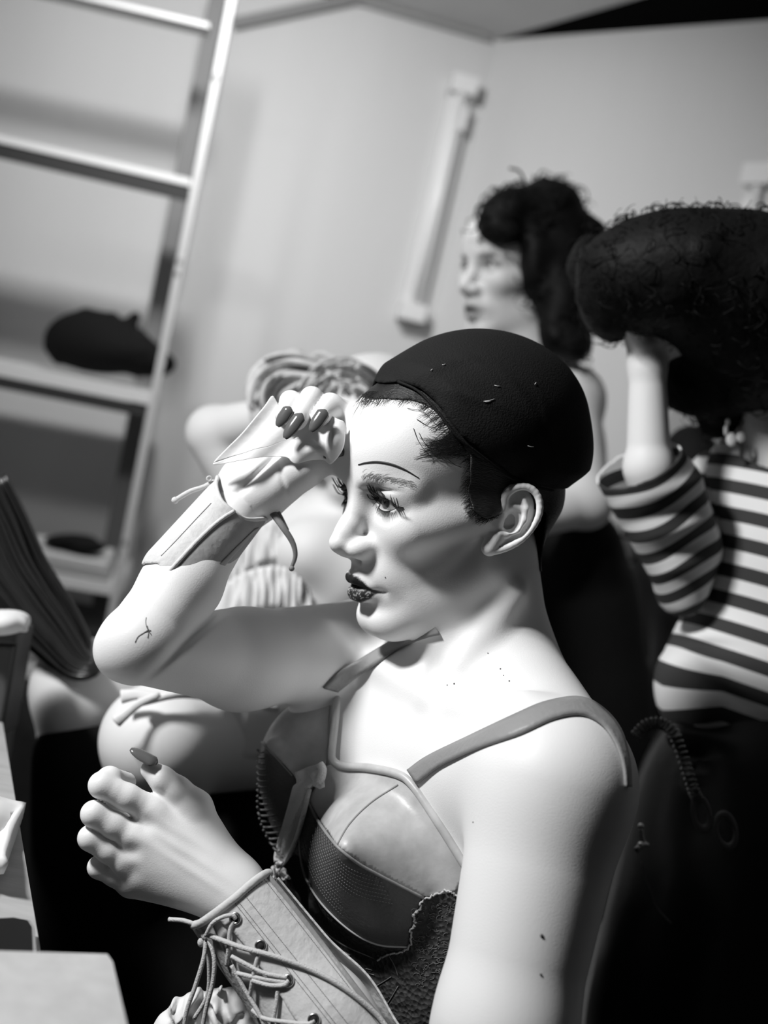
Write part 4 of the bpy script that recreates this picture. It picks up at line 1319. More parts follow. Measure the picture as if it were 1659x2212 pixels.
def post(ptop, pbot, wpx, m_, off0, off1, nm='post', back=False):
    t0 = fp(ptop[0] - wpx / 2, ptop[1], off0); t1 = fp(ptop[0] + wpx / 2, ptop[1], off0)
    b0 = fp(pbot[0] - wpx / 2, pbot[1], off0); b1 = fp(pbot[0] + wpx / 2, pbot[1], off0)
    s_ = -NL * (off1 - off0)
    wbox(nm, [t0, t1, b1, b0, t0 + s_, t1 + s_, b1 + s_, b0 + s_], m_, SU)


def ext(a, b, y): t = (y - a[1]) / (b[1] - a[1]); return (a[0] + (b[0] - a[0]) * t, y)
PA, PB_ = (500, 0), (232, 1370)
post(ext(PA, PB_, -60), ext(PA, PB_, 1560), 17, SHP, -0.012, 0.02)
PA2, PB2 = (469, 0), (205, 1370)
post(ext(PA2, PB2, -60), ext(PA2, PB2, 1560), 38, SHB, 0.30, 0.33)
for y in (168, 564, 590, 1170):
    x = ext(PA, PB_, y)[0]; c = fp(x - 2, y, -0.0125)
    hb_ = MB().ball(c, (0.006, 0.003, 0.008), 5); make('bolt', np.vstack(hb_.V), hb_.F, mat('bolt', 0.3, 0.4), SU, world=True)


def shelf(l, r, th, depth, nm='shelf', m_=None):
    """l, r: pixels of the front top edge; th: pixel height of the front lip"""
    a = fp(*l); b = fp(*r); c = fp(r[0], r[1] + th); d = fp(l[0], l[1] + th)
    s_ = -NL * depth
    wbox(nm, [a, b, c, d, a + s_, b + s_, c + s_, d + s_], m_ or SHF, SU)


def shade_bar(l, r, th, dy):  # black bar painting in the shade under a shelf
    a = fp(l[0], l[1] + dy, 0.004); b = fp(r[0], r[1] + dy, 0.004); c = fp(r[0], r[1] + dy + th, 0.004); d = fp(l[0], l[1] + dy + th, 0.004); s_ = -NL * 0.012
    wbox('under_shelf_shade', [a, b, c, d, a + s_, b + s_, c + s_, d + s_], mat('shade_black', 0.015, 0.7), SU)


shelf((-160, -92), (452, 50), 10, 0.07, 'top_shelf')
shelf((-200, 246), (412, 386), 16, 0.10)
shade_bar((-200, 246), (408, 386), 32, 17)
shelf((-200, 742), (330, 846), 30, 0.36)
shade_bar((-200, 742), (322, 846), 26, 31)
shelf((-200, 1185), (262, 1266), 24, 0.36)
shelf((-200, 1380), (222, 1478), 24, 0.36)
# black bundle on the third shelf
FUR = mat('black_fur', 0.008, 0.85, bump=1.0, bscale=90, spec=0.1)
dS = -eye(fp(200, 780, 0.09))[2]
bl = [Ell(C(195, 735, dS), (0.100, 0.066, 0.06), None, 0), Ell(C(255, 760, dS), (0.085, 0.046, 0.06), None, 0.03), Cap(C(280, 700, dS), C(292, 685, dS), 0.014, 0.012, 0.012),
      Ell(C(330, 785, dS + 0.02), (0.05, 0.030, 0.05), None, 0.03)]
for i in range(60):
    t = rng.random() * 6.28; u = rng.uniform(-0.4, 1)
    bl.append(Bump(C(215, 750, dS) + np.array([0.11 * math.cos(t), 0.075 * math.sin(t), 0.08 * u]), 0.012, 0.006))
v, q = polygonise(Grp(bl), 0.006); make('fur_hat', v, q, FUR)
tag(bpy.data.objects['fur_hat'], 'black furry hat lying in a heap on the shelf at eye height', 'hat')
# lower shelf: boards and a dark pouch
dB = -eye(fp(160, 1200, 0.08))[2]
def bar(nm, a, b, hpx, depth_, m_, label, cat, group=None, up=None):
    A = fp(a[0], a[1], 0.02); Bq = fp(b[0], b[1], 0.02); A2 = fp(a[0], a[1] + hpx, 0.02); B2 = fp(b[0], b[1] + hpx, 0.02); s_ = -NL * depth_
    o = make(nm, np.array([A, Bq, B2, A2, A + s_, Bq + s_, B2 + s_, A2 + s_]), [(0, 1, 2, 3), (7, 6, 5, 4), (0, 4, 5, 1), (1, 5, 6, 2), (2, 6, 7, 3), (3, 7, 4, 0)], m_, None, False, world=True)
    bv = o.modifiers.new('b', 'BEVEL'); bv.width = 0.003; bv.segments = 2
    return tag(o, label, cat, group)


bar('book', (40, 1204), (236, 1240), 14, 0.22, mat('book_grey', 0.30, 0.7), 'grey book lying flat on the low shelf, bottom of the stack', 'book')
bar('book', (50, 1182), (232, 1216), 20, 0.20, mat('book_pale', 0.5, 0.7), 'pale thick book lying on the low shelf, under the dark pouch', 'book')
pv, pq = polygonise(Grp([Ell(C(150, 1168, dB), (0.055, 0.016, 0.05), None, 0), Ell(C(190, 1182, dB), (0.04, 0.014, 0.05), None, 0.02)]), 0.005)
tag(make('pouch', pv, pq, FUR), 'small dark soft pouch lying on top of the books on the low shelf', 'pouch')
bar('storage_box', (60, 1330), (236, 1370), 75, 0.25, mat('black_box', 0.012, 0.7), 'black box under the lowest visible shelf of the unit', 'box')

# ------------------------------------------------------------------ desk and what lies on it
WOOD = mat('pale_wood', 0.42, 0.45, bump=0.2, bscale=40, var=0.12, vscale=14, stretch=(1, 6, 1))
TZ = 0.90
def tz(px, py, z=TZ): r = wray(px, py); return CAM_POS + r * ((z - CAM_POS[2]) / r[2])
def prism(nm, outline, t, m_, parent=None, bev=0.002, smooth=False):
    P = np.array(outline, float); n = len(P); Q_ = P - [0, 0, t]
    area = sum(P[i][0] * P[(i + 1) % n][1] - P[(i + 1) % n][0] * P[i][1] for i in range(n))
    if area < 0: P = P[::-1]; Q_ = Q_[::-1]
    F = [tuple(range(n)), tuple(range(2 * n - 1, n - 1, -1))] + [(i, i + n, (i + 1) % n + n, (i + 1) % n)[::-1] for i in range(n)]
    o = make(nm, np.vstack([P, Q_]), F, m_, parent, smooth, world=True)
    if bev: b_ = o.modifiers.new('b', 'BEVEL'); b_.width = bev; b_.segments = 3
    return o


DE = empty('desk', eye([-0.6, 0.9, 0.0]), 'pale wooden desk running along the left edge of the picture', 'desk')
e0, e1 = tz(2, 1565), tz(98, 2160)
dd = (e1 - e0); far = e0 - dd * 0.01; nearp = e1 + dd * 0.15
wv = np.array([-0.55, 0, 0])
prism('top', [far, nearp, nearp + wv, far + wv], 0.025, WOOD, DE)
for p_ in (far + (0.0, -0.04, 0) + wv * 0.1, nearp + wv * 0.12, far + wv * 0.93, nearp + wv * 0.93):
    b_ = MB().box(np.array([p_[0], p_[1], (TZ - 0.025) / 2]), np.eye(3), (0.02, 0.02, (TZ - 0.025) / 2)); make('leg', np.vstack(b_.V), b_.F, mat('desk_leg', 0.04, 0.5), DE, False, world=True)
# box lid nearer the camera
BZ = TZ + 0.05
prism('carton', [tz(-120, 2058, BZ), tz(222, 2068, BZ), tz(229, 2078, BZ), tz(262, 2230, BZ), tz(268, 2300, BZ), tz(-60, 2300, BZ)], 0.05, mat('pale_card', 0.52, 0.6, var=0.08, vscale=60), bev=0.004)
tag(bpy.data.objects['carton'], 'pale flat box with a rounded corner on the desk at the bottom left', 'box')
# phone
PH = empty('smartphone', eye(tz(20, 2030, TZ)), 'black smartphone with a thin bright rim lying on the desk by the pale box', 'phone')
PZ = TZ + 0.012
po = [tz(-90, 1990, PZ), tz(30, 1984, PZ), tz(60, 1990, PZ), tz(69, 2004, PZ), tz(72, 2060, PZ), tz(-80, 2064, PZ)]
prism('body', po, 0.009, mat('phone_rim', 0.55, 0.25, 0.8), PH, 0.002)
cxy = np.mean(po, 0)
prism('screen', [cxy + (p - cxy) * 0.965 + [0, 0, 0.0008] for p in po], 0.0015, mat('phone_glass', 0.006, 0.4, spec=0.15), PH, 0.0003)
# napkin
G = []
for i in range(16):
    row = []
    for j in range(14):
        u, v_ = i / 15, j / 13
        a = np.array([-60, 1738]) * (1 - u) + np.array([50, 1765]) * u; b = np.array([-80, 1900]) * (1 - u) + np.array([8, 1888]) * u
        p = a * (1 - v_) + b * v_
        row.append(tz(p[0], p[1], TZ + 0.012 + 0.004 * math.sin(u * 5 + v_ * 3) + 0.003 * math.sin(v_ * 9)))
    G.append(row)
nb = MB().grid(np.array(G), 0.012); tag(make('napkin', np.vstack(nb.V), nb.F, mat('napkin_white', 0.80, 0.9), None, True, world=True), 'white folded napkin lying on the desk edge', 'napkin')
# grey cabinet with a cloth on top
CA = empty('drawer_cabinet', eye(tz(0, 1560)), 'grey drawer cabinet standing at the far end of the desk', 'cabinet')
k0, k1, k2, k3 = C(-120, 1350, 1.19), C(44, 1358, 1.19), C(6, 1590, 1.19), C(-150, 1580, 1.19)
bk = np.array([0, 0, -0.05])
def ebox(nm, f, m_, parent, bk_=bk):
    o = make(nm, np.array(list(f) + [x + bk_ for x in f]), [(0, 1, 2, 3), (7, 6, 5, 4), (0, 4, 5, 1), (1, 5, 6, 2), (2, 6, 7, 3), (3, 7, 4, 0)], m_, parent, False)
    b_ = o.modifiers.new('b', 'BEVEL'); b_.width = 0.003; b_.segments = 2; return o
GP = mat('cabinet_grey', 0.065, 0.6)
ebox('carcass', (k0, k1, k2, k3), GP, CA)
tt2 = lambda a, b, t: a + (b - a) * t
ebox('drawer_front', (tt2(k0, k3, .16) + [0, 0, .006], tt2(k1, k2, .16) + [-.002, 0, .006], tt2(k1, k2, .97) + [-.002, 0, .006], tt2(k0, k3, .97) + [0, 0, .006]), GP, CA, np.array([0, 0, -0.006]))
ebox('top_panel', (k0 + [0, .002, .008], k1 + [0.001, .002, .008], tt2(k1, k2, .14) + [0, 0, .008], tt2(k0, k3, .14) + [0, 0, .008]), mat('cabinet_dark', 0.04, 0.6), CA, np.array([0, 0, -0.008]))
cl = Grp([Ell(C(-5, 1345, 1.18), (0.028, 0.013, 0.04), None, 0), Ell(C(30, 1343, 1.18), (0.013, 0.008, 0.03), None, 0.01), Cap(C(48, 1350, 1.17), C(56, 1362, 1.17), 0.004, 0.002, 0.008)])
v, q = polygonise(cl, 0.0025); tag(make('towel', v, q, mat('napkin_white', 0.8, 0.9)), 'small white folded towel on top of the grey cabinet', 'towel')

# ------------------------------------------------------------------ dark hairpiece at the left edge
HP = []
path = spline([(-60, 1060), (-20, 1140), (18, 1225), (72, 1305), (125, 1372), (165, 1422), (195, 1436), (213, 1424)], 60)
tang = np.gradient(path, axis=0); tang /= np.linalg.norm(tang, axis=1)[:, None]; nor = np.stack([-tang[:, 1], tang[:, 0]], -1)
wd = np.interp(np.linspace(0, 1, 60), [0, .25, .5, .75, .9, 1], [80, 78, 66, 40, 18, 3])
hpm = MB()
for i in range(340):
    o = rng.normal(0, 0.42); o = max(-1, min(1, o)); z = 1.30 + np.clip(rng.normal(0, 0.012), -0.02, 0.02)
    ph = rng.random() * 6
    p = path + nor * (wd * o + 3 * np.sin(np.linspace(0, 5, 60) + ph))[:, None]
    P = np.array([C(x, y, z) for x, y in p]); hpm.tube(P[::2], np.full(30, 0.0022), 4)
HPO = tag(hpm.build('hairpiece', mat('glossy_dark_hair', 0.02, 0.28, spec=0.9)), 'long glossy dark hairpiece hanging at the left edge, its tip curling up near the elbow', 'hairpiece')
rib = []
for a in spline([(28, 1242), (60, 1250), (98, 1285), (132, 1338)], 20): rib.append([C(a[0], a[1], 1.40), C(a[0] + 9, a[1] - 8, 1.41), C(a[0] + 3, a[1] - 16, 1.42)])
MB().grid(np.array(rib), 0.003).build('band', mat('pale_band', 0.7, 0.6), None)
tag(bpy.data.objects['band'], 'pale curved band behind the dark hairpiece at the left', 'band')
# ================================================================== people behind
WSK = mat('skin_behind', 0.78, 0.55, tint=True, spec=0.3)


def put_head(yaw, roll, pitch, px, py, d, el=(0.076, 0.030, 0.004)):
    global HR, HO
    HR = rotm(yaw, roll, pitch); HO = C(px, py, d) - np.array(el) @ HR


def face_tint(V, dark_lip=0.12, brow=0.15):
    l = hloc(V); hd = (np.abs(l) < 0.15).all(1); ls = l.copy(); ls[:, 1] = np.abs(l[:, 1]); t = np.ones(len(V))
    g = lambda c, r: np.exp(-(((ls - np.array(c)) / np.array(r)) ** 2).sum(1))
    t *= 1 - (1 - dark_lip) * np.clip(1.6 * g((0.090, 0.004, -0.067), (0.02, 0.013, 0.0075)), 0, 1)
    t *= 1 - (1 - brow) * np.clip(1.3 * g((0.080, 0.031, 0.018), (0.02, 0.016, 0.003)), 0, 1)
    t *= 1 - 0.88 * np.clip(1.6 * g((0.082, 0.031, 0.0045), (0.014, 0.016, 0.0060)), 0, 1)
    return np.where(hd, t, 1.0)


# ---- woman with dark curly pinned hair
put_head(36, 8, 2, 1064, 572, 1.80)
PW = empty('standing_person', C(1230, 1500, 1.80), 'person with dark curly pinned-up hair and bare shoulders standing by the wall', 'person')
hd2 = build_head(); HB2 = Grp(hd2)
b2 = Grp(hd2 + [Cap(C(1115, 660, 1.87), C(1140, 790, 1.88), 0.050, 0.055, 0.02), Cap(C(1140, 830, 1.90), C(1235, 860, 1.84), 0.06, 0.055, 0.04), Cap(C(1140, 830, 1.90), C(1050, 830, 2.06), 0.06, 0.05, 0.04),
               Ell(C(1150, 990, 1.93), (0.125, 0.17, 0.10), None, 0.05), Cap(C(1240, 880, 1.83), C(1268, 1090, 1.76), 0.042, 0.036, 0.02), Cap(C(1268, 1090, 1.76), C(1120, 1130, 1.68), 0.034, 0.025, 0.02),
               Ell(C(1150, 1250, 1.93), (0.11, 0.22, 0.09), None, 0.05)])
v, q = polygonise(b2, 0.0035); make('body', v, q, WSK, PW, tint=face_tint(v))
for s in (1, -1):
    MB().ball(h(0.0705, s * 0.0295, 0.0035), 0.0122, 10).build('eyeball', SCL, PW)
    MB().ball(h(0.0790, s * 0.0290, 0.0040), 0.0050, 8).build('iris', PUP, PW)
dress = Grp([Ell(C(1180, 1290, 1.90), (0.145, 0.16, 0.115), None, 0), Ell(C(1220, 1600, 1.9), (0.15, 0.32, 0.13), None, 0.05), Cap(C(1180, 1130, 1.86), C(1260, 1180, 1.84), 0.055, 0.06, 0.04)])
BLK = mat('black_cloth', 0.010, 0.8, bump=0.4, bscale=60, spec=0.15)
v, q = polygonise(dress, 0.006); make('dress', v, q, BLK, PW)


def curly(name, blobs, n, parent, material, hq=0.005, r=0.0016, loop=0.012, wild=1.0, label=None, nb=90, amp=0.006):
    g = [Ell(c, rr, None, 0.02) for c, rr in blobs]
    G0 = Grp(g)
    bp = []
    for i in range(nb):
        e_ = blobs[rng.integers(len(blobs))]; dv = rng.normal(0, 1, 3); dv /= np.linalg.norm(dv)
        bp.append(Bump(e_[0] + dv * np.array(e_[1]), 0.012, amp * rng.uniform(0.3, 1)))
    v, q = polygonise(Grp(g + bp), hq)
    m_ = MB()
    o = make(name, v, q, material, parent, label=label)
    idx = rng.integers(len(v), size=n); N_ = vnormals(v, q)
    for i in idx:
        p = v[i]; nn_ = N_[i]; a = np.cross(nn_, rng.normal(0, 1, 3)); a /= np.linalg.norm(a) + 1e-9; b_ = np.cross(nn_, a)
        L_ = loop * rng.uniform(0.5, 1.5); k = np.linspace(0, rng.uniform(3, 8), 14)
        P = p + a * (k / 6 * L_ * 2.2)[:, None] + (nn_ * (np.sin(k * 1.3)[:, None] * L_ * 0.45 * wild + 0.002)) + b_ * (np.cos(k * 1.3)[:, None] * L_ * 0.5)
        m_.tube(P, np.linspace(r, r * 0.4, 14), 4)
    if n: m_.build(name.replace('hair', 'curls') if 'hair' in name else 'curls', material, parent)
    return o


e3 = lambda px, py, d, r: (C(px, py, d), r)
CUR = mat('curly_black', 0.007, 0.6, bump=0.8, bscale=120, spec=0.14)
curly('hair', [e3(1130, 480, 1.86, (.062, .050, .085)), e3(1190, 560, 1.84, (.055, .095, .07)), e3(1210, 660, 1.80, (.038, .06, .05)), e3(1235, 740, 1.79, (.032, .032, .035)),
               e3(1075, 480, 1.80, (.025, .018, .04)), e3(1095, 500, 1.77, (.022, .018, .02)), e3(1180, 412, 1.85, (.022, .014, .02)), e3(1215, 440, 1.86, (.028, .030, .03)), e3(1265, 500, 1.84, (.03, .018, .03)), e3(1195, 720, 1.78, (.022, .03, .02)), e3(1062, 497, 1.80, (.018, .020, .04)), e3(1100, 455, 1.82, (.042, .032, .06)), e3(1180, 470, 1.85, (.06, .055, .07)), e3(1150, 560, 1.80, (.022, .06, .04))],
      160, PW, CUR, loop=0.016)
fr_ = MB()
for i in range(40):
    x = rng.uniform(1040, 1105); y0 = 478 + rng.normal(0, 4); fr_.tube(spline([C(x + 8, y0, 1.765), C(x, y0 + 18, 1.757), C(x - 4 + rng.normal(0, 3), y0 + rng.uniform(26, 42), 1.757)], 6), np.linspace(.0013, .0005, 6), 4)
fr_.tube(spline([C(1136, 440, 1.82), C(1134, 398, 1.82), C(1122, 370, 1.82), (C(1100, 363, 1.82))], 16), 0.0, 5) if 0 else None
fr_.build('fringe', CUR, PW)
MB().tube(spline([C(1136, 440, 1.82), C(1134, 398, 1.82), C(1122, 370, 1.82), (C(1100, 363, 1.82))], 16), 0.0022, 5).build('hair_wisp', CUR, PW)

# ---- blond person with raised arm, white ruffles
PB3 = empty('crouching_person', C(500, 1700, 1.45), 'blond person in white ruffles behind the raised arm, one elbow lifted', 'person')
put_head(14, 14, 34, 700, 1030, 1.47)
hd3 = build_head()
b3 = Grp(hd3 + [Cap(C(735, 1090, 1.53), C(690, 1180, 1.54), 0.045, 0.050, 0.02), Cap(C(690, 1210, 1.54), C(585, 1120, 1.58), 0.055, 0.045, 0.04),
                Cap(C(585, 1120, 1.58), C(462, 938, 1.56), 0.046, 0.038, 0.02), Cap(C(462, 932, 1.56), C(580, 900, 1.50), 0.034, 0.024, 0.01), Cap(C(580, 900, 1.5), C(625, 885, 1.47), 0.022, 0.016, 0.01),
                Cap(C(690, 1210, 1.52), C(760, 1230, 1.47), 0.06, 0.055, 0.04), Ell(C(690, 1290, 1.52), (0.10, 0.09, 0.08), None, 0.04), Ell(C(680, 1195, 1.46), (0.052, 0.045, 0.05), None, 0.02), Ell(C(640, 1450, 1.54), (0.12, 0.13, 0.10), None, 0.05),
                Cap(C(620, 1560, 1.50), C(340, 1600, 1.18), 0.082, 0.058, 0.03), Cap(C(340, 1600, 1.18), C(345, 1820, 1.25), 0.050, 0.042, 0.02),
                Cap(C(600, 1540, 1.58), C(180, 1490, 1.36), 0.080, 0.062, 0.03), Cap(C(180, 1500, 1.36), C(150, 1900, 1.42), 0.052, 0.045, 0.02)])
v, q = polygonise(b3, 0.004); make('body', v, q, WSK, PB3, tint=face_tint(v, 0.3, 0.6))
BLO = mat('blond_hair', 0.62, 0.5, bump=0.6, bscale=60, var=0.45, vscale=25)
hb3 = [e3(672, 880, 1.50, (.074, .054, .075)), e3(725, 895, 1.47, (.055, .062, .085)), e3(790, 940, 1.47, (.055, .075, .10)), e3(612, 905, 1.50, (.036, .040, .05))]
curly('hair', hb3, 0, PB3, BLO, nb=30)
lk = MB()
for i in range(60):
    a0 = rng.uniform(-0.6, 2.2); rr = rng.uniform(0.6, 1.05); z = 1.40 + rng.uniform(-0.01, 0.05)
    pts = [C(668 + 135 * rr * math.cos(a0 + k * 0.22 + 3.0), 890 - 120 * rr * abs(math.sin(a0 + k * 0.22 + 0.2)), z) for k in range(6)]
    lk.tube(spline(pts, 14), 0.0034 * np.sin(np.linspace(0.3, 2.9, 14)) + 0.0008, 5)
for i in range(46):
    a0 = rng.uniform(-0.4, 1.4); rr = rng.uniform(0.45, 1.02)
    pts = [C(745 + 112 * rr * math.cos(a0 - k * 0.25 + 1.6), 905 - 128 * rr * abs(math.sin(a0 - k * 0.25 + 1.5)), 1.375 + 0.02 * k * rr) for k in range(6)]
    lk.tube(spline(pts, 12), 0.0030 * np.sin(np.linspace(0.3, 2.9, 12)) + 0.0006, 5)
lk.tube(spline([C(640, 870, 1.45), C(600, 820, 1.45), C(618, 768, 1.46), C(650, 766, 1.46), C(646, 830, 1.45)], 24), 0.0045, 6)
lk.tube(spline([C(640, 800, 1.46), C(690, 764, 1.46), C(740, 790, 1.46), C(780, 850, 1.46)], 24), 0.0045, 6)
lk.build('hair_locks', BLO, PB3)
RUF = mat('ruffle_cloth', 0.80, 0.85, bump=0.4, bscale=80)


def ruffle(path, width, amp, waves, nm, material, parent, layers=1, dz=0.01):
    m_ = MB()
    for L_ in range(layers):
        P = spline(path, 120); T = np.gradient(P, axis=0); T /= np.linalg.norm(T, axis=1)[:, None]
        dn = np.array([0, -1.0, 0.1]); G = np.zeros((120, 9, 3)); ph = rng.random() * 6
        for i in range(120):
            n_ = np.cross(T[i], dn); n_ /= np.linalg.norm(n_) + 1e-9
            for j in range(9):
                t = j / 8; w_ = amp * (0.15 + t) * (math.sin(waves * i / 120 * 6.28 + ph + 1.6 * math.sin(i * 0.13 + L_)) + 0.7 * math.sin(waves * 0.43 * i / 120 * 6.28 + 3 * t + ph * 2)) + 0.002 * math.sin(i * 0.9 + 7 * t); G[i, j] = P[i] + dn * width * t + n_ * w_ + np.array([0, 0, -dz * L_]) + dn * L_ * width * 0.5
        m_.grid(G, 0.001)
    return m_.build(nm, material, parent)


ruffle([C(455, 1290, 1.42), C(520, 1240, 1.40), C(600, 1222, 1.40), C(650, 1250, 1.40), C(680, 1300, 1.42)], 0.05, 0.007, 16, 'ruffle', RUF, PB3, 3)
ruffle([C(490, 1225, 1.46), C(540, 1150, 1.46), C(600, 1120, 1.44)], 0.05, 0.006, 8, 'ruffle', RUF, PB3, 2)
ruffle([C(455, 1330, 1.44), C(560, 1310, 1.42), C(700, 1320, 1.44)], 0.06, 0.006, 9, 'ruffle', RUF, PB3, 2)
sk = Grp([Cap(C(610, 1540, 1.50), C(420, 1560, 1.27), 0.093, 0.072, 0), Cap(C(600, 1500, 1.56), C(430, 1500, 1.45), 0.085, 0.066, 0.02)] +
         [Bump(C(x, 1545, 1.2 + (x - 380) * 0.0008), (0.006, 0.06, 0.05), 0.006, np.array([[0.7, 0.7, 0], [-0.7, 0.7, 0], [0, 0, 1.]])) for x in range(430, 640, 26)])
v, q = polygonise(sk, 0.004); make('shorts', v, q, mat('shorts_cloth', 0.70, 0.8, bump=0.3, bscale=50), PB3)
tie = MB(); tie.tube(spline([C(345, 1500, 1.12), C(300, 1520, 1.11), C(268, 1545, 1.10), C(250, 1560, 1.10)], 14), np.linspace(.003, .006, 14), 6, flat=0.4)
tie.tube(spline([C(345, 1505, 1.12), C(300, 1500, 1.12), C(262, 1505, 1.12)], 14), np.linspace(.003, .007, 14), 6, flat=0.4)
tie.tube(spline([C(300, 1518, 1.115), C(400, 1500, 1.14), C(520, 1520, 1.24), C(600, 1530, 1.3)], 20), 0.004, 6); tie.build('tie', RUF, PB3)
stk = Grp([Cap(C(200, 1640, 1.36), C(190, 2000, 1.45), 0.070, 0.080), Cap(C(140, 1560, 1.45), C(100, 1800, 1.50), 0.06, 0.06, 0.03), Ell(C(440, 2050, 1.55), (0.22, 0.24, 0.14), None, 0.05)])  # black stockings plus an added black mass that darkens the gap below
v, q = polygonise(stk, 0.005); make('stocking_and_fill', v, q, BLK, PB3)

# ---- person in the striped top
PS = empty('striped_person', C(1600, 2200, 1.25), 'person in a black and white striped top lifting a hand into black curly hair', 'person')
SK4 = [Cap(C(1402, 1010, 1.24), C(1398, 790, 1.24), 0.0245, 0.0190, 0), Cap(C(1402, 1010, 1.24), C(1426, 1110, 1.252), 0.0245, 0.022, 0.01), Cap(C(1470, 1250, 1.27), C(1402, 1010, 1.24), 0.018, 0.0245, 0.01)]
hand4 = Grp(SK4 + [Cap(C(1398, 790, 1.24), C(1400, 735, 1.24), 0.0200, 0.0235, 0.01), Cap(C(1385, 725, 1.24), C(1440, 722, 1.235), 0.017, 0.014, 0.008)])
fg4 = [finger([(1400, 722, 1.235, .0120), (1450, 708, 1.225, .0092), (1500, 700, 1.225, .0080), (1545, 696, 1.235, .0068)], .003, .004),
       finger([(1405, 738, 1.232, .0120), (1455, 728, 1.222, .0090), (1500, 722, 1.222, .0080), (1540, 712, 1.232, .0068)], .003, .004),
       finger([(1408, 750, 1.235, .0115), (1452, 745, 1.228, .0088), (1490, 738, 1.226, .0080), (1525, 732, 1.234, .0066)], .003, .004),
       finger([(1405, 765, 1.240, .0105), (1445, 760, 1.236, .0080), (1475, 752, 1.236, .0070), (1500, 748, 1.240, .0060)], .003, .004),
       finger([(1388, 745, 1.225, .0120), (1372, 715, 1.215, .0095), (1385, 690, 1.215, .0078)], .003, .006)]
put_head(8, 0, -12, 1640, 730, 1.30, (0.095, 0.03, 0.0))
neck4 = [Cap(C(1655, 880, 1.36), C(1665, 1010, 1.34), 0.052, 0.055, 0.02), Cap(C(1625, 850, 1.33), C(1640, 985, 1.325), 0.022, 0.020, 0.02), Ell(C(1690, 1300, 1.36), (0.10, 0.20, 0.10), None, 0.03), Cap(C(1600, 1060, 1.36), C(1700, 1030, 1.36), 0.05, 0.05, 0.03), Cap(C(1590, 1060, 1.37), C(1480, 1255, 1.29), 0.036, 0.020, 0.02), Cap(C(1650, 825, 1.28), C(1705, 1010, 1.28), 0.030, 0.032, 0.02)]
b4 = Hang(Grp(build_head() + neck4 + [hand4]), fg4)
for g_ in fg4: g_.k = 0.005
v, q = polygonise(b4, 0.003); make('body', v, q, WSK, PS, tint=face_tint(v))
nl4 = MB()
M2 = bpy.data.materials.new('striped_jersey'); M2.use_nodes = True; nt = M2.node_tree; bs = nt.nodes['Principled BSDF']
at = nt.nodes.new('ShaderNodeAttribute'); at.attribute_name = 'tint'
fr2 = nt.nodes.new('ShaderNodeMath'); fr2.operation = 'FRACT'; gt = nt.nodes.new('ShaderNodeMath'); gt.operation = 'GREATER_THAN'; gt.inputs[1].default_value = 0.5
mr = nt.nodes.new('ShaderNodeMapRange'); mr.inputs['To Min'].default_value = 0.80; mr.inputs['To Max'].default_value = 0.035
nt.links.new(at.outputs['Fac'], fr2.inputs[0]); nt.links.new(fr2.outputs[0], gt.inputs[0]); nt.links.new(gt.outputs[0], mr.inputs['Value']); nt.links.new(mr.outputs[0], bs.inputs['Base Color'])
bs.inputs['Roughness'].default_value = 0.85
nz = nt.nodes.new('ShaderNodeTexNoise'); nz.inputs['Scale'].default_value = 500; bp_ = nt.nodes.new('ShaderNodeBump'); bp_.inputs['Strength'].default_value = 0.3; bp_.inputs['Distance'].default_value = 0.001
nt.links.new(nz.outputs['Fac'], bp_.inputs['Height']); nt.links.new(bp_.outputs[0], bs.inputs['Normal'])
# torso of the top
TT = Grp([Ell(C(1700, 1260, 1.34), (0.108, 0.20, 0.125), None, 0), Cap(C(1610, 1060, 1.35), C(1720, 1010, 1.34), 0.058, 0.06, 0.04), Ell(C(1640, 1480, 1.33), (0.115, 0.10, 0.12), None, 0.05), Ell(C(1490, 1485, 1.27), (0.030, 0.048, 0.05), None, 0.05),
          Bump(C(1500, 1400, 1.27), (0.05, 0.012, 0.05), -0.010), Bump(C(1560, 1470, 1.22), (0.06, 0.008, 0.04), 0.005, np.array([[0.87, -0.5, 0], [0.5, 0.87, 0], [0, 0, 1.]]))])
v, q = polygonise(TT, 0.0025); p = PX(v)
kp = (p[:, 1] < 1580 + (p[:, 0] - 1430) * 0.20) & ~((p[:, 0] > 1600) & (p[:, 1] < 985 + (p[:, 0] - 1600) * 0.4))
v, q = submesh(v, q, kp); v = relax_rim(v, q); p = PX(v)
ang = 0.34 + 0.00022 * (p[:, 1] - 1000) + 0.30 * np.clip((1560 - p[:, 0]) / 130, 0, 1) * np.clip((p[:, 1] - 1380) / 120, 0, 1)
sv = (v @ np.array([-0.33, -0.94, 0.05]) - 0.03 * np.clip((p[:, 1] - 1400) / 150, 0, 1) * np.clip((1560 - p[:, 0]) / 130, 0, 1)) / 0.0305
TOPP = tag(bpy.data.objects.new('striped_top', None)); COL.objects.link(TOPP); TOPP.parent = PS
n0 = len(v); v2, q2 = shell(v, q, 0.002); make('torso_cloth', v2, q2, M2, TOPP, tint=np.r_[sv, sv])
axs = C(1462, 1300, 1.26) - C(1385, 1005, 1.24); Ls_ = np.linalg.norm(axs); axs /= Ls_
SL = Grp([Cap(C(1376, 1002, 1.235), C(1476, 1284, 1.270), 0.0475, 0.0225, 0), Cap(C(1440, 1060, 1.26), C(1490, 1180, 1.28), 0.040, 0.035, 0.03), Cap(C(1560, 1050, 1.36), C(1470, 1270, 1.29), 0.046, 0.028, 0.02)] +
         [Bump(C(1440 + 14 * i, 1060 + 42 * i, 1.215), (0.05, 0.007, 0.03), 0.004 * (-1) ** i, np.array([[0.9, 0.3, 0], [-0.3, 0.9, 0], [0, 0, 1.]])) for i in range(5)])
v, q = polygonise(SL, 0.0025); p = PX(v)
edge_n = np.array([-0.42, 0.83, 0.34]); edge_n /= np.linalg.norm(edge_n)
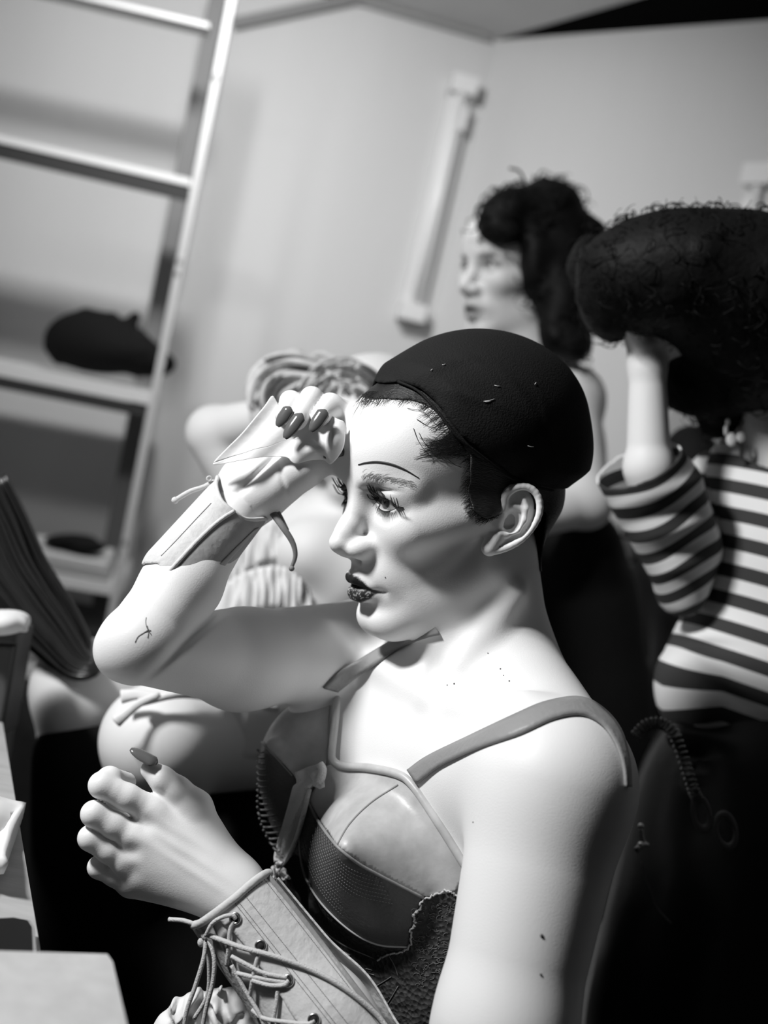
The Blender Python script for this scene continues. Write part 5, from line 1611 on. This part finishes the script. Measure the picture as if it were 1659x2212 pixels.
e_p = C(1378, 1004, 1.235)
cutv = (v - e_p) @ edge_n
kp = (cutv < 0.000) | ((p[:, 0] > 1472))
kp &= ~((p[:, 1] < 950))
v, q = submesh(v, q, kp); v = relax_rim(v, q)
st_n = np.array([-0.42, 0.86, 0.14]); st_n /= np.linalg.norm(st_n)
sv = -((v - e_p) @ st_n) / 0.0305 * 1.10 + 0.35 + 0.0 + 0.12 * np.sin(v[:, 0] * 60)
v2, q2 = shell(v, q, 0.0022); make('sleeve', v2, q2, M2, TOPP, tint=np.r_[sv, sv])
curly('hair', [e3(1400, 590, 1.20, (.075, .055, .07)), e3(1480, 590, 1.20, (.085, .066, .085)), e3(1590, 630, 1.22, (.09, .085, .10)), e3(1680, 690, 1.24, (.09, .10, .10)), e3(1320, 640, 1.24, (.035, .045, .05)),
               e3(1285, 570, 1.3, (.03, .03, .04)), e3(1540, 800, 1.29, (.065, .055, .05)), e3(1480, 790, 1.30, (.045, .045, .04)), e3(1610, 790, 1.26, (.022, .03, .03)), e3(1330, 690, 1.26, (.016, .012, .02)), e3(1560, 880, 1.33, (.03, .035, .03))],
      700, PS, CUR, loop=0.012, r=0.0007, nb=160, amp=0.006, wild=0.7)
# necklace of pale leaf shapes at the collar
nk = MB()
for x, y, a_, b_ in ((1568, 930, 5, 13), (1580, 950, 12, 16), (1600, 945, 10, 12), (1572, 912, 5, 8)):
    nk.ball(C(x, y, 1.262), (a_ * .0005, b_ * .0005, .002), 6)
nk.build('collar_ornament', mat('pearl', 0.8, 0.3), PS)
# leather skirt
LEA = mat('black_leather', 0.008, 0.28, bump=0.3, bscale=25, spec=0.5)
LK = Grp([Ell(C(1640, 1900, 1.30), (0.155, 0.24, 0.15), None, 0), Ell(C(1600, 2300, 1.25), (0.17, 0.28, 0.15), None, 0.06), Cap(C(1470, 1590, 1.24), C(1700, 1640, 1.22), 0.016, 0.016, 0.01), Cap(C(1500, 1680, 1.22), C(1700, 1715, 1.2), 0.008, 0.008, 0.01)])
v, q = polygonise(LK, 0.005); make('leather_skirt', v, q, LEA, PS)

# ---- things hanging at the waist
d0 = 1.10
GR = mat('grey_ring', 0.16, 0.35, spec=0.8)
def at_px(x, y, d=d0): return C(x, y, d)
for x, y, a, b_ in ((1515, 1758, 17, 35), (1568, 1794, 21, 36)):
    o = MB().torus(at_px(x, y), [0, 0, 1], a * d0 / FPX, 0.0022, 32, 8, a=np.array([0.96, 0.20, 0.0]), squash=b_ / a).build('ring', GR)
    tag(o, 'upper left of two dull metal rings on the black skirt' if x < 1530 else 'lower right of two dull metal rings on the black skirt', 'ring')
cc = spline([(1372, 1592), (1395, 1568), (1425, 1562), (1452, 1580), (1470, 1620), (1485, 1665), (1498, 1705), (1508, 1728)], 700)
P0 = np.array([at_px(x, y) for x, y in cc]); T0 = np.gradient(P0, axis=0); T0 /= np.linalg.norm(T0, axis=1)[:, None]
zz = np.array([0, 0, 1.0]); S0 = np.cross(T0, zz); ph = np.linspace(0, 2 * math.pi * 26, 700)
tag(MB().tube(P0 + (S0 * np.cos(ph)[:, None] + zz * np.sin(ph)[:, None]) * 0.0052, 0.0012, 5).build('coiled_cord', mat('glossy_black', 0.06, 0.22, spec=1.0)), 'glossy black coiled cord arching beside the bare shoulder', 'cord')
kc = MB(); kc.tube(spline([at_px(1385, 1788), at_px(1387, 1806), at_px(1391, 1822)], 8), 0.0022, 6); kc.ball(at_px(1385, 1785), 0.0032, 6); kc.ball(at_px(1390, 1824), (0.006, 0.003, 0.004), 6)
kc.tube(np.array([at_px(1392, 1822), at_px(1372, 1838)]), 0.0032, 6); kc.build('metal_clip', METAL)
tag(bpy.data.objects['metal_clip'], 'small bright metal clip hanging in the dark behind the upper arm', 'clip')
kk = MB(); kk.tube(spline([at_px(1386, 1862), at_px(1392, 1893), at_px(1408, 1930), at_px(1420, 1962), at_px(1450, 1995)], 30), 0.0008, 5); kk.build('thin_chain', mat('dull_metal', 0.25, 0.4, 0.8))
tag(bpy.data.objects['thin_chain'], 'thin dull chain hanging below the metal clip', 'chain')

# ---- dim seated figure in the dark
PD = empty('shaded_person', C(1400, 1600, 2.2), 'dim person in grey clothes seated in the shade behind the striped sleeve', 'person')
gd = Grp([Ell(C(1442, 1330, 2.18), (0.065, 0.13, 0.06), None, 0), Cap(C(1407, 1240, 2.18), C(1462, 1320, 2.12), 0.04, 0.035, 0.03), Cap(C(1462, 1330, 2.12), C(1437, 1480, 2.09), 0.035, 0.035, 0.03), Cap(C(1437, 1480, 2.09), C(1417, 1560, 2.09), 0.04, 0.04, 0.03)])
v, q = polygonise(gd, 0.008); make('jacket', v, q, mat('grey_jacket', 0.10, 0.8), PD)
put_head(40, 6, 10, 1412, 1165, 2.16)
v, q = polygonise(Grp(build_head() + [Cap(C(1442, 1200, 2.22), C(1437, 1270, 2.20), .045, .045, .02)]), 0.006); make('body', v, q, mat('skin_shaded', 0.25, 0.6, tint=True), PD, tint=np.ones(len(v)))  # shade on this figure is put into a darker skin colour
v, q = polygonise(Grp([Ell(C(1490, 1010, 1.75), (0.045, 0.065, 0.06), None, 0), Ell(C(1500, 1075, 1.75), (0.04, 0.05, 0.05), None, 0.02)]), 0.006)
tag(make('dark_mass', v, q, BLK), 'dark rounded mass behind, between the striped sleeve and the striped body', 'mass')  # plain black rounded form standing free in the gap
# ---- lap, chair and white frill of the first person
put_head(30, 7, 5, 848, 1092, 0.893, (0.076, 0.032, 0.0))
lap = Grp([Ell(C(930, 2560, 1.02), (0.16, 0.12, 0.14), TAX, 0), Cap(C(850, 2480, 1.05), C(250, 2420, 1.02), 0.085, 0.06, 0.04), Cap(C(900, 2650, 0.95), C(330, 2700, 0.85), 0.085, 0.06, 0.04)])
v, q = polygonise(lap, 0.007); make('trousers', v, q, BLK, PERSON)
fb = [Ell(C(450, 2270, 0.885), (0.046, 0.046, 0.022), None, 0), Ell(C(520, 2250, 0.890), (0.036, 0.042, 0.022), None, 0.01), Ell(C(395, 2270, 0.880), (0.024, 0.032, 0.020), None, 0.01)]
for i in range(46):
    x = rng.uniform(360, 560); y = rng.uniform(2125, 2260); t_ = rng.uniform(-1.2, 1.2)
    fb.append(Bump(C(x, y, 0.866), (0.0028, rng.uniform(0.010, 0.024), 0.02), rng.choice([-1, 1]) * rng.uniform(0.003, 0.006), np.array([[math.cos(t_), math.sin(t_), 0], [-math.sin(t_), math.cos(t_), 0], [0, 0, 1.]])))
v, q = polygonise(Grp(fb), 0.0016); make('frill', v, q, RUF, PERSON)
